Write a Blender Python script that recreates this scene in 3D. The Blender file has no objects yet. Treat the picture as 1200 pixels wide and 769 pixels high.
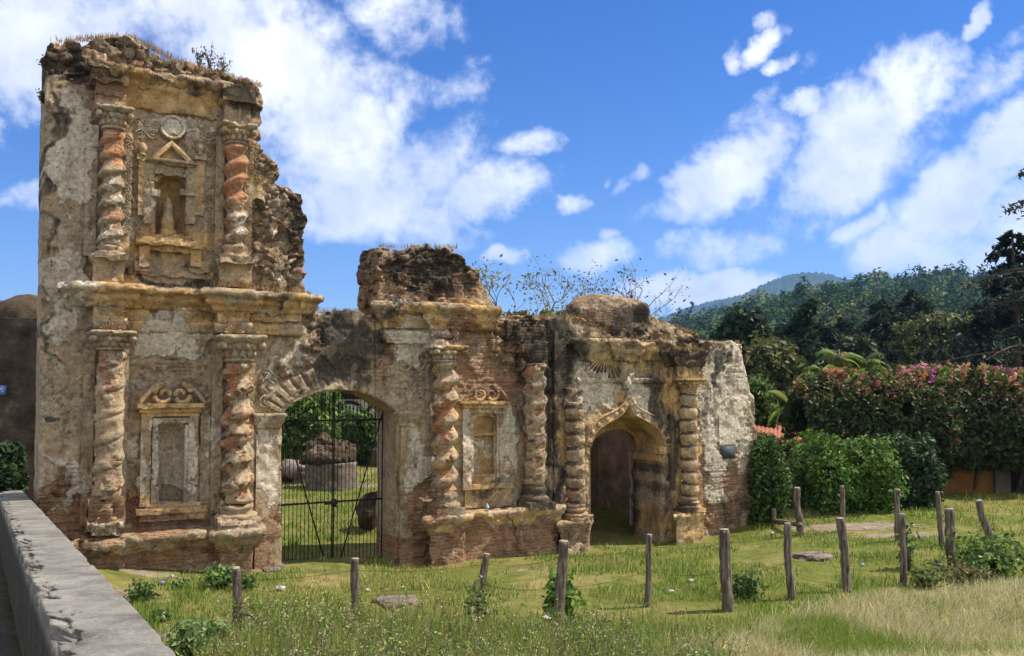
import bpy, math, random
import numpy as np
from math import sin, cos, pi, radians

scene = bpy.context.scene
# ------------------------------------------------------------------ camera, sky, sun, exposure
FPX, PITCH, EYE = 1100.0, math.atan(65.5/1100.0), 3.0
cam = bpy.data.cameras.new("camera")
cam.sensor_width = 36.0
cam.lens = 36.0*FPX/1200.0
cam.clip_start, cam.clip_end = 0.1, 20000.0
camo = bpy.data.objects.new("camera", cam)
camo.location = (0, 0, EYE)
camo.rotation_euler = (radians(90)+PITCH, 0, 0)
scene.collection.objects.link(camo)
scene.camera = camo

SUN_EL, SUN_AZ = 55.0, 79.0            # azimuth clockwise from +Y
sun = bpy.data.lights.new("sun", 'SUN')
sun.energy, sun.angle, sun.color = 4.8, radians(0.53), (1.0, 0.93, 0.82)
suno = bpy.data.objects.new("sun", sun)
suno.rotation_euler = (radians(90-SUN_EL), 0, radians(180-SUN_AZ))
suno.location = (30, 0, 40)
scene.collection.objects.link(suno)
scene.view_settings.view_transform = 'Standard'
scene.view_settings.look = 'None'
scene.view_settings.exposure = 0.64
scene.view_settings.gamma = 1.0
scene.view_settings.use_curve_mapping = False
scene.cycles.max_bounces = 6
scene.cycles.diffuse_bounces = 4
scene.cycles.transmission_bounces = 4
scene.cycles.volume_bounces = 1
scene.cycles.use_denoising = True


def ray(x, y):
    a = (x-600.0)/FPX
    b = -(y-384.5)/FPX
    return np.array([a, cos(PITCH)-b*sin(PITCH), sin(PITCH)+b*cos(PITCH)])


class NT:
    """small node-tree helper"""
    def __init__(s, tree):
        s.t = tree
        s.n, s.l = tree.nodes, tree.links

    def new(s, typ, **kw):
        n = s.n.new(typ)
        for k, v in kw.items():
            setattr(n, k, v)
        return n

    def put(s, sock, v):
        if v is None:
            return
        if isinstance(v, bpy.types.NodeSocket):
            s.l.new(v, sock)
        elif isinstance(v, (tuple, list)) and sock.type == 'RGBA' and len(v) == 3:
            sock.default_value = (*v, 1)
        else:
            sock.default_value = v

    def math(s, op, a, b=None, c=None, clamp=False):
        n = s.new('ShaderNodeMath', operation=op, use_clamp=clamp)
        for i, v in enumerate((a, b, c)):
            s.put(n.inputs[i], v)
        return n.outputs[0]

    def vmath(s, op, a, b=None):
        n = s.new('ShaderNodeVectorMath', operation=op)
        s.put(n.inputs[0], a)
        s.put(n.inputs[1], b)
        return n.outputs['Value'] if op in ('DOT_PRODUCT', 'LENGTH') else n.outputs[0]

    def noise(s, vec, scale, detail=6.0, rough=0.6, dist=0.0, col=False):
        n = s.new('ShaderNodeTexNoise')
        s.put(n.inputs['Vector'], vec)
        n.inputs['Scale'].default_value = scale
        n.inputs['Detail'].default_value = detail
        n.inputs['Roughness'].default_value = rough
        n.inputs['Distortion'].default_value = dist
        return n.outputs['Color'] if col else n.outputs['Fac']

    def mix(s, fac, a, b, blend='MIX'):
        n = s.new('ShaderNodeMix', data_type='RGBA', blend_type=blend)
        s.put(n.inputs['Factor'], fac)
        s.put(n.inputs['A'] if False else n.inputs[6], a)
        s.put(n.inputs[7], b)
        return n.outputs[2]

    def rng(s, v, a, b, c=0.0, d=1.0, smooth=False):
        n = s.new('ShaderNodeMapRange', clamp=True)
        if smooth:
            n.interpolation_type = 'SMOOTHSTEP'
        s.put(n.inputs[0], v)
        for i, x in enumerate((a, b, c, d)):
            s.put(n.inputs[i+1], x)
        return n.outputs[0]

    def ramp(s, v, stops):
        n = s.new('ShaderNodeValToRGB')
        s.put(n.inputs[0], v)
        e = n.color_ramp.elements
        while len(e) < len(stops):
            e.new(0.5)
        for i, (p, c) in enumerate(stops):
            e[i].position = p
            e[i].color = (*c, 1)
        return n.outputs[0]

    def sep(s, v):
        n = s.new('ShaderNodeSeparateXYZ')
        s.put(n.inputs[0], v)
        return n.outputs

    def comb(s, x, y, z):
        n = s.new('ShaderNodeCombineXYZ')
        for i, v in enumerate((x, y, z)):
            s.put(n.inputs[i], v)
        return n.outputs[0]


# ---- sky: Nishita plus clouds placed by azimuth / elevation
world = bpy.data.worlds.new("World")
scene.world = world
world.use_nodes = True
W = NT(world.node_tree)
W.n.clear()
sky = W.new('ShaderNodeTexSky', sky_type='NISHITA')
sky.sun_disc = False
sky.sun_elevation = radians(SUN_EL)
sky.sun_rotation = radians(SUN_AZ)
sky.altitude = 1500.0
sky.air_density, sky.dust_density, sky.ozone_density = 1.0, 0.0, 3.0
SKY = 0.092
gen = W.new('ShaderNodeTexCoord').outputs['Generated']
dx, dy, dz = W.sep(gen)
az = W.math('ARCTAN2', dx, dy)
el = W.math('ARCSINE', dz)
ae = W.comb(az, el, 0.0)
# clouds: (px, py, rx, ry, tilt, weight) given where each stands in the sky
CL = [
 (30, 40, 140, 95, 0, 1.25), (215, 18, 150, 52, -5, 1.1), (330, 95, 135, 90, 18, 1.35), (410, 150, 90, 100, 25, 1.3), (425, 235, 110, 65, 5, 1.1),
 (470, 205, 100, 60, -28, .85), (560, 225, 75, 32, -8, .95), (605, 178, 40, 20, -12, 1.0), (480, 262, 90, 30, 5, .95), (465, 15, 75, 42, 10, .8), (380, 275, 50, 22, 0, .85),
 (5, 155, 24, 20, 0, 1.0), (40, 228, 34, 14, 0, .6), (528, 105, 45, 22, -28, .45), (12, 232, 16, 9, 0, .7),
 (665, 245, 26, 12, 0, .85), (700, 308, 62, 20, -5, .9), (583, 298, 26, 13, 0, .95), (733, 213, 20, 8, -50, .45), (720, 280, 14, 8, 0, .5), (710, 213, 8, 6, 0, .5), (757, 200, 14, 10, -40, .4),
 (850, 200, 84, 44, -36, 1.3), (800, 243, 44, 24, -18, .7), (840, 294, 80, 22, -8, .5), (818, 342, 88, 24, -3, 1.4),
 (935, 121, 26, 13, 0, .9), (865, 65, 12, 20, 10, .85), (895, 50, 30, 14, -35, .85), (912, 72, 20, 9, -10, .8), (905, 16, 14, 9, 0, .45), (1134, 22, 26, 13, -45, .95),
 (1066, 104, 58, 46, -38, 1.25), (990, 172, 86, 58, -32, 1.4), (945, 222, 52, 20, -18, .8), (1000, 262, 42, 15, -22, .95), (925, 252, 60, 26, 0, .4),
 (1124, 228, 92, 48, -36, 1.35), (1195, 170, 60, 44, -44, 1.2), (1062, 288, 62, 34, 5, 1.2), (1130, 302, 84, 34, 0, 1.0), (1180, 84, 90, 16, -35, .45), (1110, 140, 90, 34, -38, .38), (1240, 250, 70, 70, 0, 1.1), (870, 130, 70, 12, -28, .3), (1195, 30, 40, 12, -30, .4),
]
wn = W.noise(gen, 5.5, 9.0, 0.62, 0.35, col=True)
warp = W.vmath('MULTIPLY', W.vmath('SUBTRACT', wn, (0.5, 0.5, 0.5)), (0.13, 0.095, 0.0))
aew = W.vmath('ADD', ae, warp)
fld = None
low = None
for (px, py, rx, ry, tilt, wt) in CL:
    d = ray(px, py)
    d = d/np.linalg.norm(d)
    a0, e0 = math.atan2(d[0], d[1]), math.asin(d[2])
    v = W.vmath('SUBTRACT', aew, (a0, e0, 0.0))
    c, s_ = cos(radians(-tilt)), sin(radians(-tilt))
    ra, rb = rx/FPX*1.0, ry/FPX*1.0
    u1 = W.vmath('DOT_PRODUCT', v, (c/ra, s_/ra, 0))
    u2 = W.vmath('DOT_PRODUCT', v, (-s_/rb, c/rb, 0))
    q = W.math('ADD', W.math('MULTIPLY', u1, u1), W.math('MULTIPLY', u2, u2))
    g = W.math('MULTIPLY', W.math('SUBTRACT', 1.18, q), wt)
    fld = g if fld is None else W.math('SMOOTH_MAX', fld, g, 0.12)
n2 = W.noise(gen, 16.0, 10.0, 0.62, 0.2)
n3 = W.noise(gen, 52.0, 6.0, 0.6, 0.2)
f2 = W.math('ADD', fld, W.math('MULTIPLY', W.math('SUBTRACT', n2, 0.52), 2.9))
f2 = W.math('ADD', f2, W.math('MULTIPLY', W.math('SUBTRACT', n3, 0.5), 1.3))
# other clouds all round, out of this view, so the sky lights evenly
n4 = W.noise(gen, 2.2, 8.0, 0.6)
behind = W.math('MULTIPLY', W.rng(dy, 0.55, 0.2), W.rng(n4, 0.40, 0.55))
alpha = W.math('MAXIMUM', W.rng(f2, -0.1, 1.55, smooth=True), behind)
shade = W.rng(W.noise(W.vmath('ADD', gen, (0.02, 0, 0.035)), 7.0, 8.0, 0.6), 0.36, 0.60)
thick = W.rng(f2, 0.3, 1.5)
ccol = W.mix(W.math('MULTIPLY', shade, thick), (0.88, 0.885, 0.90), (0.50, 0.545, 0.62))
skyc = W.new('ShaderNodeHueSaturation')
W.put(skyc.inputs['Color'], sky.outputs[0])
skyc.inputs['Saturation'].default_value = 1.40
skyc.inputs['Hue'].default_value = 0.515
skyb = W.vmath('SCALE', skyc.outputs[0])
skyb.node.inputs['Scale'].default_value = SKY
col = W.mix(alpha, skyb, ccol)
bg = W.new('ShaderNodeBackground')
W.put(bg.inputs[0], col)
bg.inputs[1].default_value = 1.0
out = W.new('ShaderNodeOutputWorld')
W.l.new(bg.outputs[0], out.inputs[0])

# ------------------------------------------------------------------ numeric helpers
rng = np.random.default_rng(11)
random.seed(5)


def _h(i, j, k):
    n = (i*374761393 + j*668265263 + k*2147483647 + 974711) & 0x7fffffff
    n = ((n ^ (n >> 13))*1274126177) & 0x7fffffff
    n = ((n ^ (n >> 15))*2246822519) & 0x7fffffff
    return ((n ^ (n >> 16)) & 0xffff)/65535.0


def vn(p):
    """value noise 0..1 on (n,3)"""
    p = np.asarray(p, float)
    i = np.floor(p).astype(np.int64)
    f = p-i
    f = f*f*(3-2*f)
    r = 0
    for a in (0, 1):
        for b in (0, 1):
            for c in (0, 1):
                w = (f[:, 0] if a else 1-f[:, 0])*(f[:, 1] if b else 1-f[:, 1])*(f[:, 2] if c else 1-f[:, 2])
                r = r+w*_h(i[:, 0]+a, i[:, 1]+b, i[:, 2]+c)
    return r


def fbm(p, oct=4, gain=0.5):
    p = np.asarray(p, float)
    r, a, t = 0, 1.0, 0
    for o in range(oct):
        r = r+a*vn(p*(2.0**o)+17.3*o)
        t += a
        a *= gain
    return r/t


def noise_vec(p, s, oct=2):
    return np.stack([fbm(p*s+o, oct) for o in (0, 31.7, 71.9)], 1)*2-1


def voronoi(p):
    """F1, F2-F1, cell random"""
    p = np.asarray(p, float)
    i = np.floor(p).astype(np.int64)
    f1 = np.full(len(p), 9.)
    f2 = np.full(len(p), 9.)
    cid = np.zeros(len(p))
    for a in (-1, 0, 1):
        for b in (-1, 0, 1):
            for c in (-1, 0, 1):
                x, y, z = i[:, 0]+a, i[:, 1]+b, i[:, 2]+c
                q = np.stack([x+_h(x, y, z), y+_h(x+57, y, z), z+_h(x, y+91, z)], 1)
                d = np.linalg.norm(q-p, axis=1)
                nr = d < f1
                f2 = np.where(nr, f1, np.minimum(f2, d))
                cid = np.where(nr, _h(x+13, y+7, z+3), cid)
                f1 = np.minimum(f1, d)
    return f1, f2-f1, cid


def sm(x, a, b):
    t = np.clip((x-a)/(b-a), 0, 1)
    return t*t*(3-2*t)


def in_poly(x, y, poly):
    r = np.zeros(len(x), bool)
    n = len(poly)
    for k in range(n):
        x1, y1 = poly[k]
        x2, y2 = poly[(k+1) % n]
        if y1 == y2:
            continue
        c = ((y1 > y) != (y2 > y)) & (x < (x2-x1)*(y-y1)/(y2-y1)+x1)
        r ^= c
    return r


def tag(o, label=None, cat=None, group=None, kind=None):
    for k, v in (('label', label), ('category', cat), ('group', group), ('kind', kind)):
        if v:
            o[k] = v
    return o


def empty(name, loc=(0, 0, 0), rz=0.0, **kw):
    o = bpy.data.objects.new(name, None)
    o.location = loc
    o.rotation_euler = (0, 0, rz)
    o.empty_display_size = 0.3
    scene.collection.objects.link(o)
    return tag(o, **kw)


def mesh(name, V, faces, mat, parent=None, attrs=None, smooth=False, uv=None):
    """faces: list of (n,k) int arrays; attrs: {name: (nverts,3|4) array}"""
    me = bpy.data.meshes.new(name)
    V = np.asarray(V, np.float32)
    if not isinstance(faces, list):
        faces = [faces]
    faces = [np.asarray(f, np.int32) for f in faces if len(f)]
    idx = np.concatenate([f.ravel() for f in faces])
    tot = np.concatenate([np.full(len(f), f.shape[1], np.int32) for f in faces])
    start = np.concatenate([[0], np.cumsum(tot)[:-1]]).astype(np.int32)
    me.vertices.add(len(V))
    me.vertices.foreach_set('co', V.ravel())
    me.loops.add(len(idx))
    me.loops.foreach_set('vertex_index', idx)
    me.polygons.add(len(tot))
    me.polygons.foreach_set('loop_start', start)
    me.polygons.foreach_set('loop_total', tot)
    if smooth:
        me.polygons.foreach_set('use_smooth', np.ones(len(tot), bool))
    for k, a in (attrs or {}).items():
        a = np.asarray(a, np.float32)
        if a.shape[1] == 3:
            a = np.concatenate([a, np.ones((len(a), 1), np.float32)], 1)
        at = me.attributes.new(k, 'FLOAT_COLOR', 'POINT')
        at.data.foreach_set('color', a.ravel())
    me.update(calc_edges=True)
    if mat is not None:
        me.materials.append(mat)
    o = bpy.data.objects.new(name, me)
    scene.collection.objects.link(o)
    if parent is not None:
        o.parent = parent
    return o


class MB:
    """collects pieces into one mesh"""
    def __init__(s):
        s.V, s.F, s.n, s.A = [], {}, 0, []

    def add(s, V, F, col=None):
        V = np.asarray(V, float)
        for f in (F if isinstance(F, list) else [F]):
            f = np.asarray(f, int)
            if len(f):
                s.F.setdefault(f.shape[1], []).append(f+s.n)
        s.V.append(V)
        s.A.append(np.tile(np.asarray(col if col is not None else (0.5, 0.5, 0.5), float), (len(V), 1)) if col is None or np.ndim(col) == 1 else np.asarray(col))
        s.n += len(V)
        return s

    def verts(s):
        return np.concatenate(s.V)

    def faces(s):
        return [np.concatenate(v) for v in s.F.values()]

    def build(s, name, mat, parent=None, smooth=False, col=False, off=None):
        V = s.verts()
        if off is not None:
            V = V-np.asarray(off)
        return mesh(name, V, s.faces(), mat, parent, {'col': np.concatenate(s.A)} if col else None, smooth)


def tube(pts, r, sides=6, cap=True):
    pts = np.asarray(pts, float)
    n = len(pts)
    r = np.broadcast_to(np.asarray(r, float), (n,))
    t = np.gradient(pts, axis=0)
    t /= np.linalg.norm(t, axis=1)[:, None]+1e-9
    up = np.array([0, 0, 1.0]) if abs(t[:, 2]).mean() < 0.8 else np.array([0, 1.0, 0.0])
    a = np.cross(t, up)
    a /= np.linalg.norm(a, axis=1)[:, None]+1e-9
    b = np.cross(t, a)
    th = np.linspace(0, 2*pi, sides, endpoint=False)
    V = pts[:, None]+r[:, None, None]*(np.cos(th)[None, :, None]*a[:, None]+np.sin(th)[None, :, None]*b[:, None])
    V = V.reshape(-1, 3)
    F = []
    i = np.arange(n-1)[:, None]*sides
    j = np.arange(sides)[None]
    k = (j+1) % sides
    Q = np.stack([i+j, i+sides+j, i+sides+k, i+k], -1).reshape(-1, 4)
    F = [Q]
    if cap:
        V = np.concatenate([V, pts[:1], pts[-1:]])
        c0, c1 = n*sides, n*sides+1
        jj = np.arange(sides)
        kk = (jj+1) % sides
        F.append(np.concatenate([np.stack([jj, kk, np.full(sides, c0)], 1), np.stack([(n-1)*sides+kk, (n-1)*sides+jj, np.full(sides, c1)], 1)]))
    return V, F


def box(x0, x1, y0, y1, z0, z1):
    V = np.array([(x, y, z) for z in (z0, z1) for y in (y0, y1) for x in (x0, x1)], float)
    F = np.array([(0, 2, 3, 1), (4, 5, 7, 6), (0, 1, 5, 4), (2, 6, 7, 3), (0, 4, 6, 2), (1, 3, 7, 5)])
    return V, F


def gbox(x0, x1, y0, y1, z0, z1, res=0.05):
    """box whose six faces are grids (for weathering)"""
    nx, ny, nz = [max(1, int(math.ceil(d/res))) for d in (x1-x0, y1-y0, z1-z0)]
    Vs, Fs, n = [], [], 0

    def face(nu, nv, fn, flip):
        nonlocal n
        a, b = np.meshgrid(np.linspace(0, 1, nu+1), np.linspace(0, 1, nv+1), indexing='ij')
        V = fn(a.ravel(), b.ravel())
        i, j = np.meshgrid(np.arange(nu), np.arange(nv), indexing='ij')
        i, j = i.ravel(), j.ravel()
        q = np.stack([i*(nv+1)+j, (i+1)*(nv+1)+j, (i+1)*(nv+1)+j+1, i*(nv+1)+j+1], 1)
        if flip:
            q = q[:, ::-1]
        Vs.append(V)
        Fs.append(q+n)
        n += len(V)
    L = lambda p, q, t: p+(q-p)*t
    o = np.ones_like
    face(nx, nz, lambda a, b: np.stack([L(x0, x1, a), y0*o(a), L(z0, z1, b)], 1), False)
    face(nx, nz, lambda a, b: np.stack([L(x0, x1, a), y1*o(a), L(z0, z1, b)], 1), True)
    face(nx, ny, lambda a, b: np.stack([L(x0, x1, a), L(y0, y1, b), z1*o(a)], 1), False)
    face(nx, ny, lambda a, b: np.stack([L(x0, x1, a), L(y0, y1, b), z0*o(a)], 1), True)
    face(ny, nz, lambda a, b: np.stack([x1*o(a), L(y0, y1, a), L(z0, z1, b)], 1), False)
    face(ny, nz, lambda a, b: np.stack([x0*o(a), L(y0, y1, a), L(z0, z1, b)], 1), True)
    return np.concatenate(Vs), np.concatenate(Fs)


def rock(c, r, n=3, amp=0.25, freq=1.2, seed=0.0):
    """noisy icosphere-like lump from a cube-sphere"""
    V, F = gbox(-1, 1, -1, 1, -1, 1, 2.0/(2**n))
    V = V/np.linalg.norm(V, axis=1)[:, None]
    d = 1+amp*(fbm(V*freq+seed*7.7+50, 3)*2-1)
    return np.asarray(c)+V*d[:, None]*np.asarray(r), F


def leaves(P, size, nrm=None, aspect=0.5, jitter=1.0):
    """one bent rhombus per point: returns V (n*4), F (n,4)"""
    n = len(P)
    size = np.broadcast_to(size, (n,))
    N = rng.normal(size=(n, 3))
    if nrm is not None:
        N = N*jitter+nrm*1.0
    N /= np.linalg.norm(N, axis=1)[:, None]+1e-9
    A = np.cross(N, rng.normal(size=(n, 3)))
    A /= np.linalg.norm(A, axis=1)[:, None]+1e-9
    B = np.cross(N, A)
    s = size[:, None]
    V = np.stack([P-A*s, P-B*s*aspect+N*s*.12, P+A*s, P+B*s*aspect+N*s*.12], 1).reshape(-1, 3)
    F = np.arange(n*4).reshape(n, 4)
    return V, F


def blades(P, h, w, lean=0.35, dirs=None):
    """grass blades: a quad and a tip triangle each"""
    n = len(P)
    h = np.broadcast_to(h, (n,))[:, None]
    w = np.broadcast_to(w, (n,))[:, None]
    a = rng.uniform(0, 2*pi, n)
    A = np.stack([np.cos(a), np.sin(a), np.zeros(n)], 1)
    b = rng.uniform(0, 2*pi, n)
    D = np.stack([np.cos(b), np.sin(b), np.zeros(n)], 1)
    if dirs is not None:
        D = D+dirs
    L = np.abs(rng.normal(0, lean, n))[:, None]
    Z = np.array([0, 0, 1.0])
    m = P+Z*h*.55+D*h*L*.35
    t = P+Z*h*(1-.25*L)+D*h*L
    V = np.stack([P-A*w, P+A*w, m+A*w*.75, m-A*w*.75, t], 1).reshape(-1, 3)
    k = np.arange(n)[:, None]*5
    return V, [k+np.array([[0, 1, 2, 3]]), k+np.array([[3, 2, 4]])]
# ------------------------------------------------------------------ materials
def material(name):
    m = bpy.data.materials.new(name)
    m.use_nodes = True
    t = NT(m.node_tree)
    t.n.clear()
    return m, t


def finish(t, color, rough=0.9, bump=None, bstr=0.4, bdist=0.02, spec=0.2, metallic=0.0, translucent=None, normal=None):
    p = t.new('ShaderNodeBsdfPrincipled')
    t.put(p.inputs['Base Color'], color)
    t.put(p.inputs['Roughness'], rough)
    p.inputs['Metallic'].default_value = metallic
    p.inputs['Specular IOR Level'].default_value = spec
    if bump is not None:
        b = t.new('ShaderNodeBump')
        b.inputs['Strength'].default_value = bstr
        b.inputs['Distance'].default_value = bdist
        t.put(b.inputs['Height'], bump)
        t.l.new(b.outputs[0], p.inputs['Normal'])
    o = t.new('ShaderNodeOutputMaterial')
    if translucent:
        tr = t.new('ShaderNodeBsdfTranslucent')
        t.put(tr.inputs[0], color)
        mx = t.new('ShaderNodeMixShader')
        mx.inputs[0].default_value = translucent
        t.l.new(p.outputs[0], mx.inputs[1])
        t.l.new(tr.outputs[0], mx.inputs[2])
        t.l.new(mx.outputs[0], o.inputs[0])
    else:
        t.l.new(p.outputs[0], o.inputs[0])


def attr(t, name):
    n = t.new('ShaderNodeAttribute', attribute_type='GEOMETRY', attribute_name=name)
    return n


def ruin_material():
    m, t = material("weathered_stucco_and_brick")
    P = t.new('ShaderNodeTexCoord').outputs['Object']
    x, y, z = t.sep(P)
    a1 = t.sep(attr(t, 'm1').outputs['Vector'])      # white, brick, dark
    a2 = t.sep(attr(t, 'm2').outputs['Vector'])      # ochre, rubble, terracotta
    nbig = t.noise(P, 0.9, 5, .6)
    nmid = t.noise(P, 3.6, 9, .68, .3)
    nfin = t.noise(P, 17., 8, .7)
    ngr = t.noise(P, 70., 4, .7)
    stv = t.vmath('MULTIPLY', P, (4.2, 4.2, .6))
    nst = t.noise(stv, 1.0, 7, .65, .4)
    # plain render: tan-grey
    base = t.ramp(nmid, [(.28, (.17, .125, .082)), (.42, (.31, .24, .162)), (.56, (.43, .345, .24)), (.72, (.55, .465, .345))])
    grey = t.ramp(nfin, [(.3, (.21, .175, .13)), (.7, (.43, .365, .28))])
    base = t.mix(t.rng(nbig, .42, .6), base, grey)
    # ochre wash
    och = t.ramp(nmid, [(.3, (.28, .17, .07)), (.5, (.48, .33, .155)), (.72, (.60, .475, .29))])
    mo = t.rng(t.math('ADD', a2[0], t.math('MULTIPLY', t.math('SUBTRACT', nmid, .5), 1.3)), .3, .62)
    base = t.mix(mo, base, och)
    # orange-brown rust of the clay showing in blotches
    base = t.mix(t.math('MULTIPLY', t.rng(t.noise(P, 5.3, 8, .7), .55, .68), .5), base, (.30, .155, .07))
    # rubble stones
    a3 = t.sep(attr(t, 'm3').outputs['Vector'])      # stone id, joint distance
    stone = t.ramp(a3[0], [(.0, (.13, .105, .08)), (.3, (.36, .27, .18)), (.55, (.22, .17, .125)), (.78, (.37, .20, .125)), (1., (.58, .52, .43))])
    stone = t.mix(t.rng(a3[1], .02, .09, 1., 0.), stone, (.075, .055, .04))
    mr = t.rng(t.math('ADD', a2[1], t.math('MULTIPLY', t.math('SUBTRACT', nfin, .5), .7)), .35, .6)
    base = t.mix(mr, base, t.mix(t.math('MULTIPLY', nfin, .45), stone, grey))
    # brick
    wob = t.noise(P, 6., 3, .6)
    bu = t.math('ADD', t.math('ADD', x, t.math('MULTIPLY', y, 1.0)), t.math('MULTIPLY', t.math('SUBTRACT', wob, .5), .05))
    bz = t.math('ADD', z, t.math('MULTIPLY', t.math('SUBTRACT', t.noise(P, 2.5, 4, .6), .5), .09))
    bt = t.new('ShaderNodeTexBrick')
    t.put(bt.inputs['Vector'], t.comb(bu, bz, 0.0))
    bt.inputs['Scale'].default_value = 1.0
    bt.inputs['Brick Width'].default_value = .27
    bt.inputs['Row Height'].default_value = .064
    bt.inputs['Mortar Size'].default_value = .011
    bt.inputs['Mortar Smooth'].default_value = .4
    bt.inputs['Color1'].default_value = (.33, .155, .09, 1)
    bt.inputs['Color2'].default_value = (.21, .105, .068, 1)
    bt.inputs['Mortar'].default_value = (.36, .285, .20, 1)
    bcol = t.mix(t.rng(nfin, .42, .64), bt.outputs['Color'], t.mix(nmid, (.16, .11, .072), (.44, .33, .22)))
    mb = t.rng(t.math('ADD', a1[1], t.math('MULTIPLY', t.math('SUBTRACT', nmid, .5), 1.4)), .40, .56)
    base = t.mix(mb, base, bcol)
    # crumbs of brick and of plaster at hand size
    nq = t.noise(t.vmath('ADD', P, (3.1, 7.7, 1.3)), 7.5, 6, .72, .4)
    nr = t.noise(t.vmath('ADD', P, (9.1, 2.7, 5.3)), 6.0, 7, .74, .5)
    ns_ = t.noise(t.vmath('ADD', P, (5.1, 1.7, 8.3)), 9.5, 6, .72, .4)
    base = t.mix(t.math('MULTIPLY', t.rng(nq, .585, .615), .85), base, t.mix(nfin, (.20, .10, .065), (.42, .235, .15)))
    # surviving limewash / white plaster
    wht = t.ramp(nfin, [(.25, (.34, .30, .245)), (.5, (.52, .475, .405)), (.75, (.67, .63, .56))])
    wht = t.mix(t.math('MULTIPLY', t.rng(nst, .50, .70), .5), wht, (.36, .30, .235))
    mw = t.rng(t.math('ADD', a1[0], t.math('ADD', t.math('MULTIPLY', t.math('SUBTRACT', nmid, .5), 1.5), t.math('MULTIPLY', t.math('SUBTRACT', nfin, .5), .6))), .44, .56)
    mw = t.math('MAXIMUM', mw, t.math('MULTIPLY', t.rng(nr, .585, .61), .75))
    base = t.mix(t.math('MULTIPLY', mw, .88), base, wht)
    # bare terracotta of the turned bricks
    ter = t.ramp(nmid, [(.3, (.27, .13, .075)), (.52, (.40, .215, .125)), (.70, (.50, .35, .23))])
    mt = t.rng(t.math('ADD', a2[2], t.math('MULTIPLY', t.math('SUBTRACT', nmid, .5), 1.3)), .42, .58)
    base = t.mix(mt, base, ter)
    # hairline cracks and general grime
    vc = t.new('ShaderNodeTexVoronoi', feature='DISTANCE_TO_EDGE')
    t.put(vc.inputs['Vector'], t.vmath('ADD', P, t.vmath('MULTIPLY', t.vmath('SUBTRACT', t.noise(P, 2.6, 8, .75, col=True), (.5, .5, .5)), (.9, .9, .9))))
    vc.inputs['Scale'].default_value = 1.15
    crk = t.math('MULTIPLY', t.rng(vc.outputs['Distance'], .0, .012, 1., 0.), t.rng(nbig, .46, .56))
    base = t.mix(t.math('MULTIPLY', crk, .8), base, (.05, .038, .028))
    grm = t.noise(P, 1.7, 10, .74, .5)
    base = t.mix(t.rng(grm, .49, .74, 0., .5), base, (.12, .09, .06))
    # black lichen, running down in streaks
    mdk = t.math('ADD', a1[2], t.math('ADD', t.math('MULTIPLY', t.math('SUBTRACT', nst, .5), 1.5), t.math('MULTIPLY', t.math('SUBTRACT', nmid, .5), .9)))
    mdk = t.rng(mdk, .38, .8)
    base = t.mix(t.math('MULTIPLY', mdk, .93), base, t.mix(nfin, (.018, .017, .016), (.085, .078, .068)))
    base = t.mix(t.math('MULTIPLY', t.rng(nst, .54, .72), .36), base, (.06, .05, .04))
    base = t.mix(t.math('MULTIPLY', t.rng(ns_, .59, .64), .7), base, (.055, .045, .036))
    soot = t.noise(t.vmath('MULTIPLY', P, (2.6, 2.6, .45)), 1.3, 9, .7, .6)
    base = t.mix(t.rng(soot, .55, .70, 0., .55), base, (.05, .042, .034))
    # dry moss and dust lying on the ledges
    nz = t.sep(t.new('ShaderNodeNewGeometry').outputs['True Normal'])[2]
    base = t.mix(t.math('MULTIPLY', t.rng(nz, .55, .9), t.rng(nmid, .38, .6)), base, t.mix(nfin, (.10, .075, .045), (.36, .25, .15)))
    base = t.mix(.75, base, t.mix(t.rng(t.math('ADD', t.math('MULTIPLY', ngr, .5), t.math('MULTIPLY', nfin, .5)), .32, .68), (.08, .08, .08), (.86, .86, .86)), 'SOFT_LIGHT')
    base = t.vmath('MULTIPLY', base, (1.30, 1.23, 1.13))
    mort = t.math('MULTIPLY', t.math('MULTIPLY', bt.outputs['Fac'], mb), -1.5)
    hgt = t.math('ADD', t.math('ADD', t.math('MULTIPLY', nfin, 1.0), t.math('MULTIPLY', ngr, .35)), t.math('ADD', mort, t.math('MULTIPLY', mw, .45)))
    hgt = t.math('ADD', hgt, t.math('MULTIPLY', t.math('MULTIPLY', t.rng(a3[1], .0, .1), mr), .8))
    finish(t, base, .95, hgt, .9, .04, .05)
    return m


RUIN = ruin_material()


def simple(name, stops, scale=6., rough=.9, bstr=.4, bdist=.02, spec=.15, metallic=0., detail=7, stretch=(1, 1, 1), scale2=None):
    m, t = material(name)
    P = t.vmath('MULTIPLY', t.new('ShaderNodeTexCoord').outputs['Object'], stretch)
    n = t.noise(P, scale, detail, .65, .2)
    c = t.ramp(n, stops)
    h = n
    if scale2:
        n2 = t.noise(P, scale2, 5, .7)
        c = t.mix(.6, c, t.mix(n2, (0, 0, 0), (1, 1, 1)), 'SOFT_LIGHT')
        h = t.math('ADD', n, t.math('MULTIPLY', n2, .5))
    finish(t, c, rough, h, bstr, bdist, spec, metallic)
    return m


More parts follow.
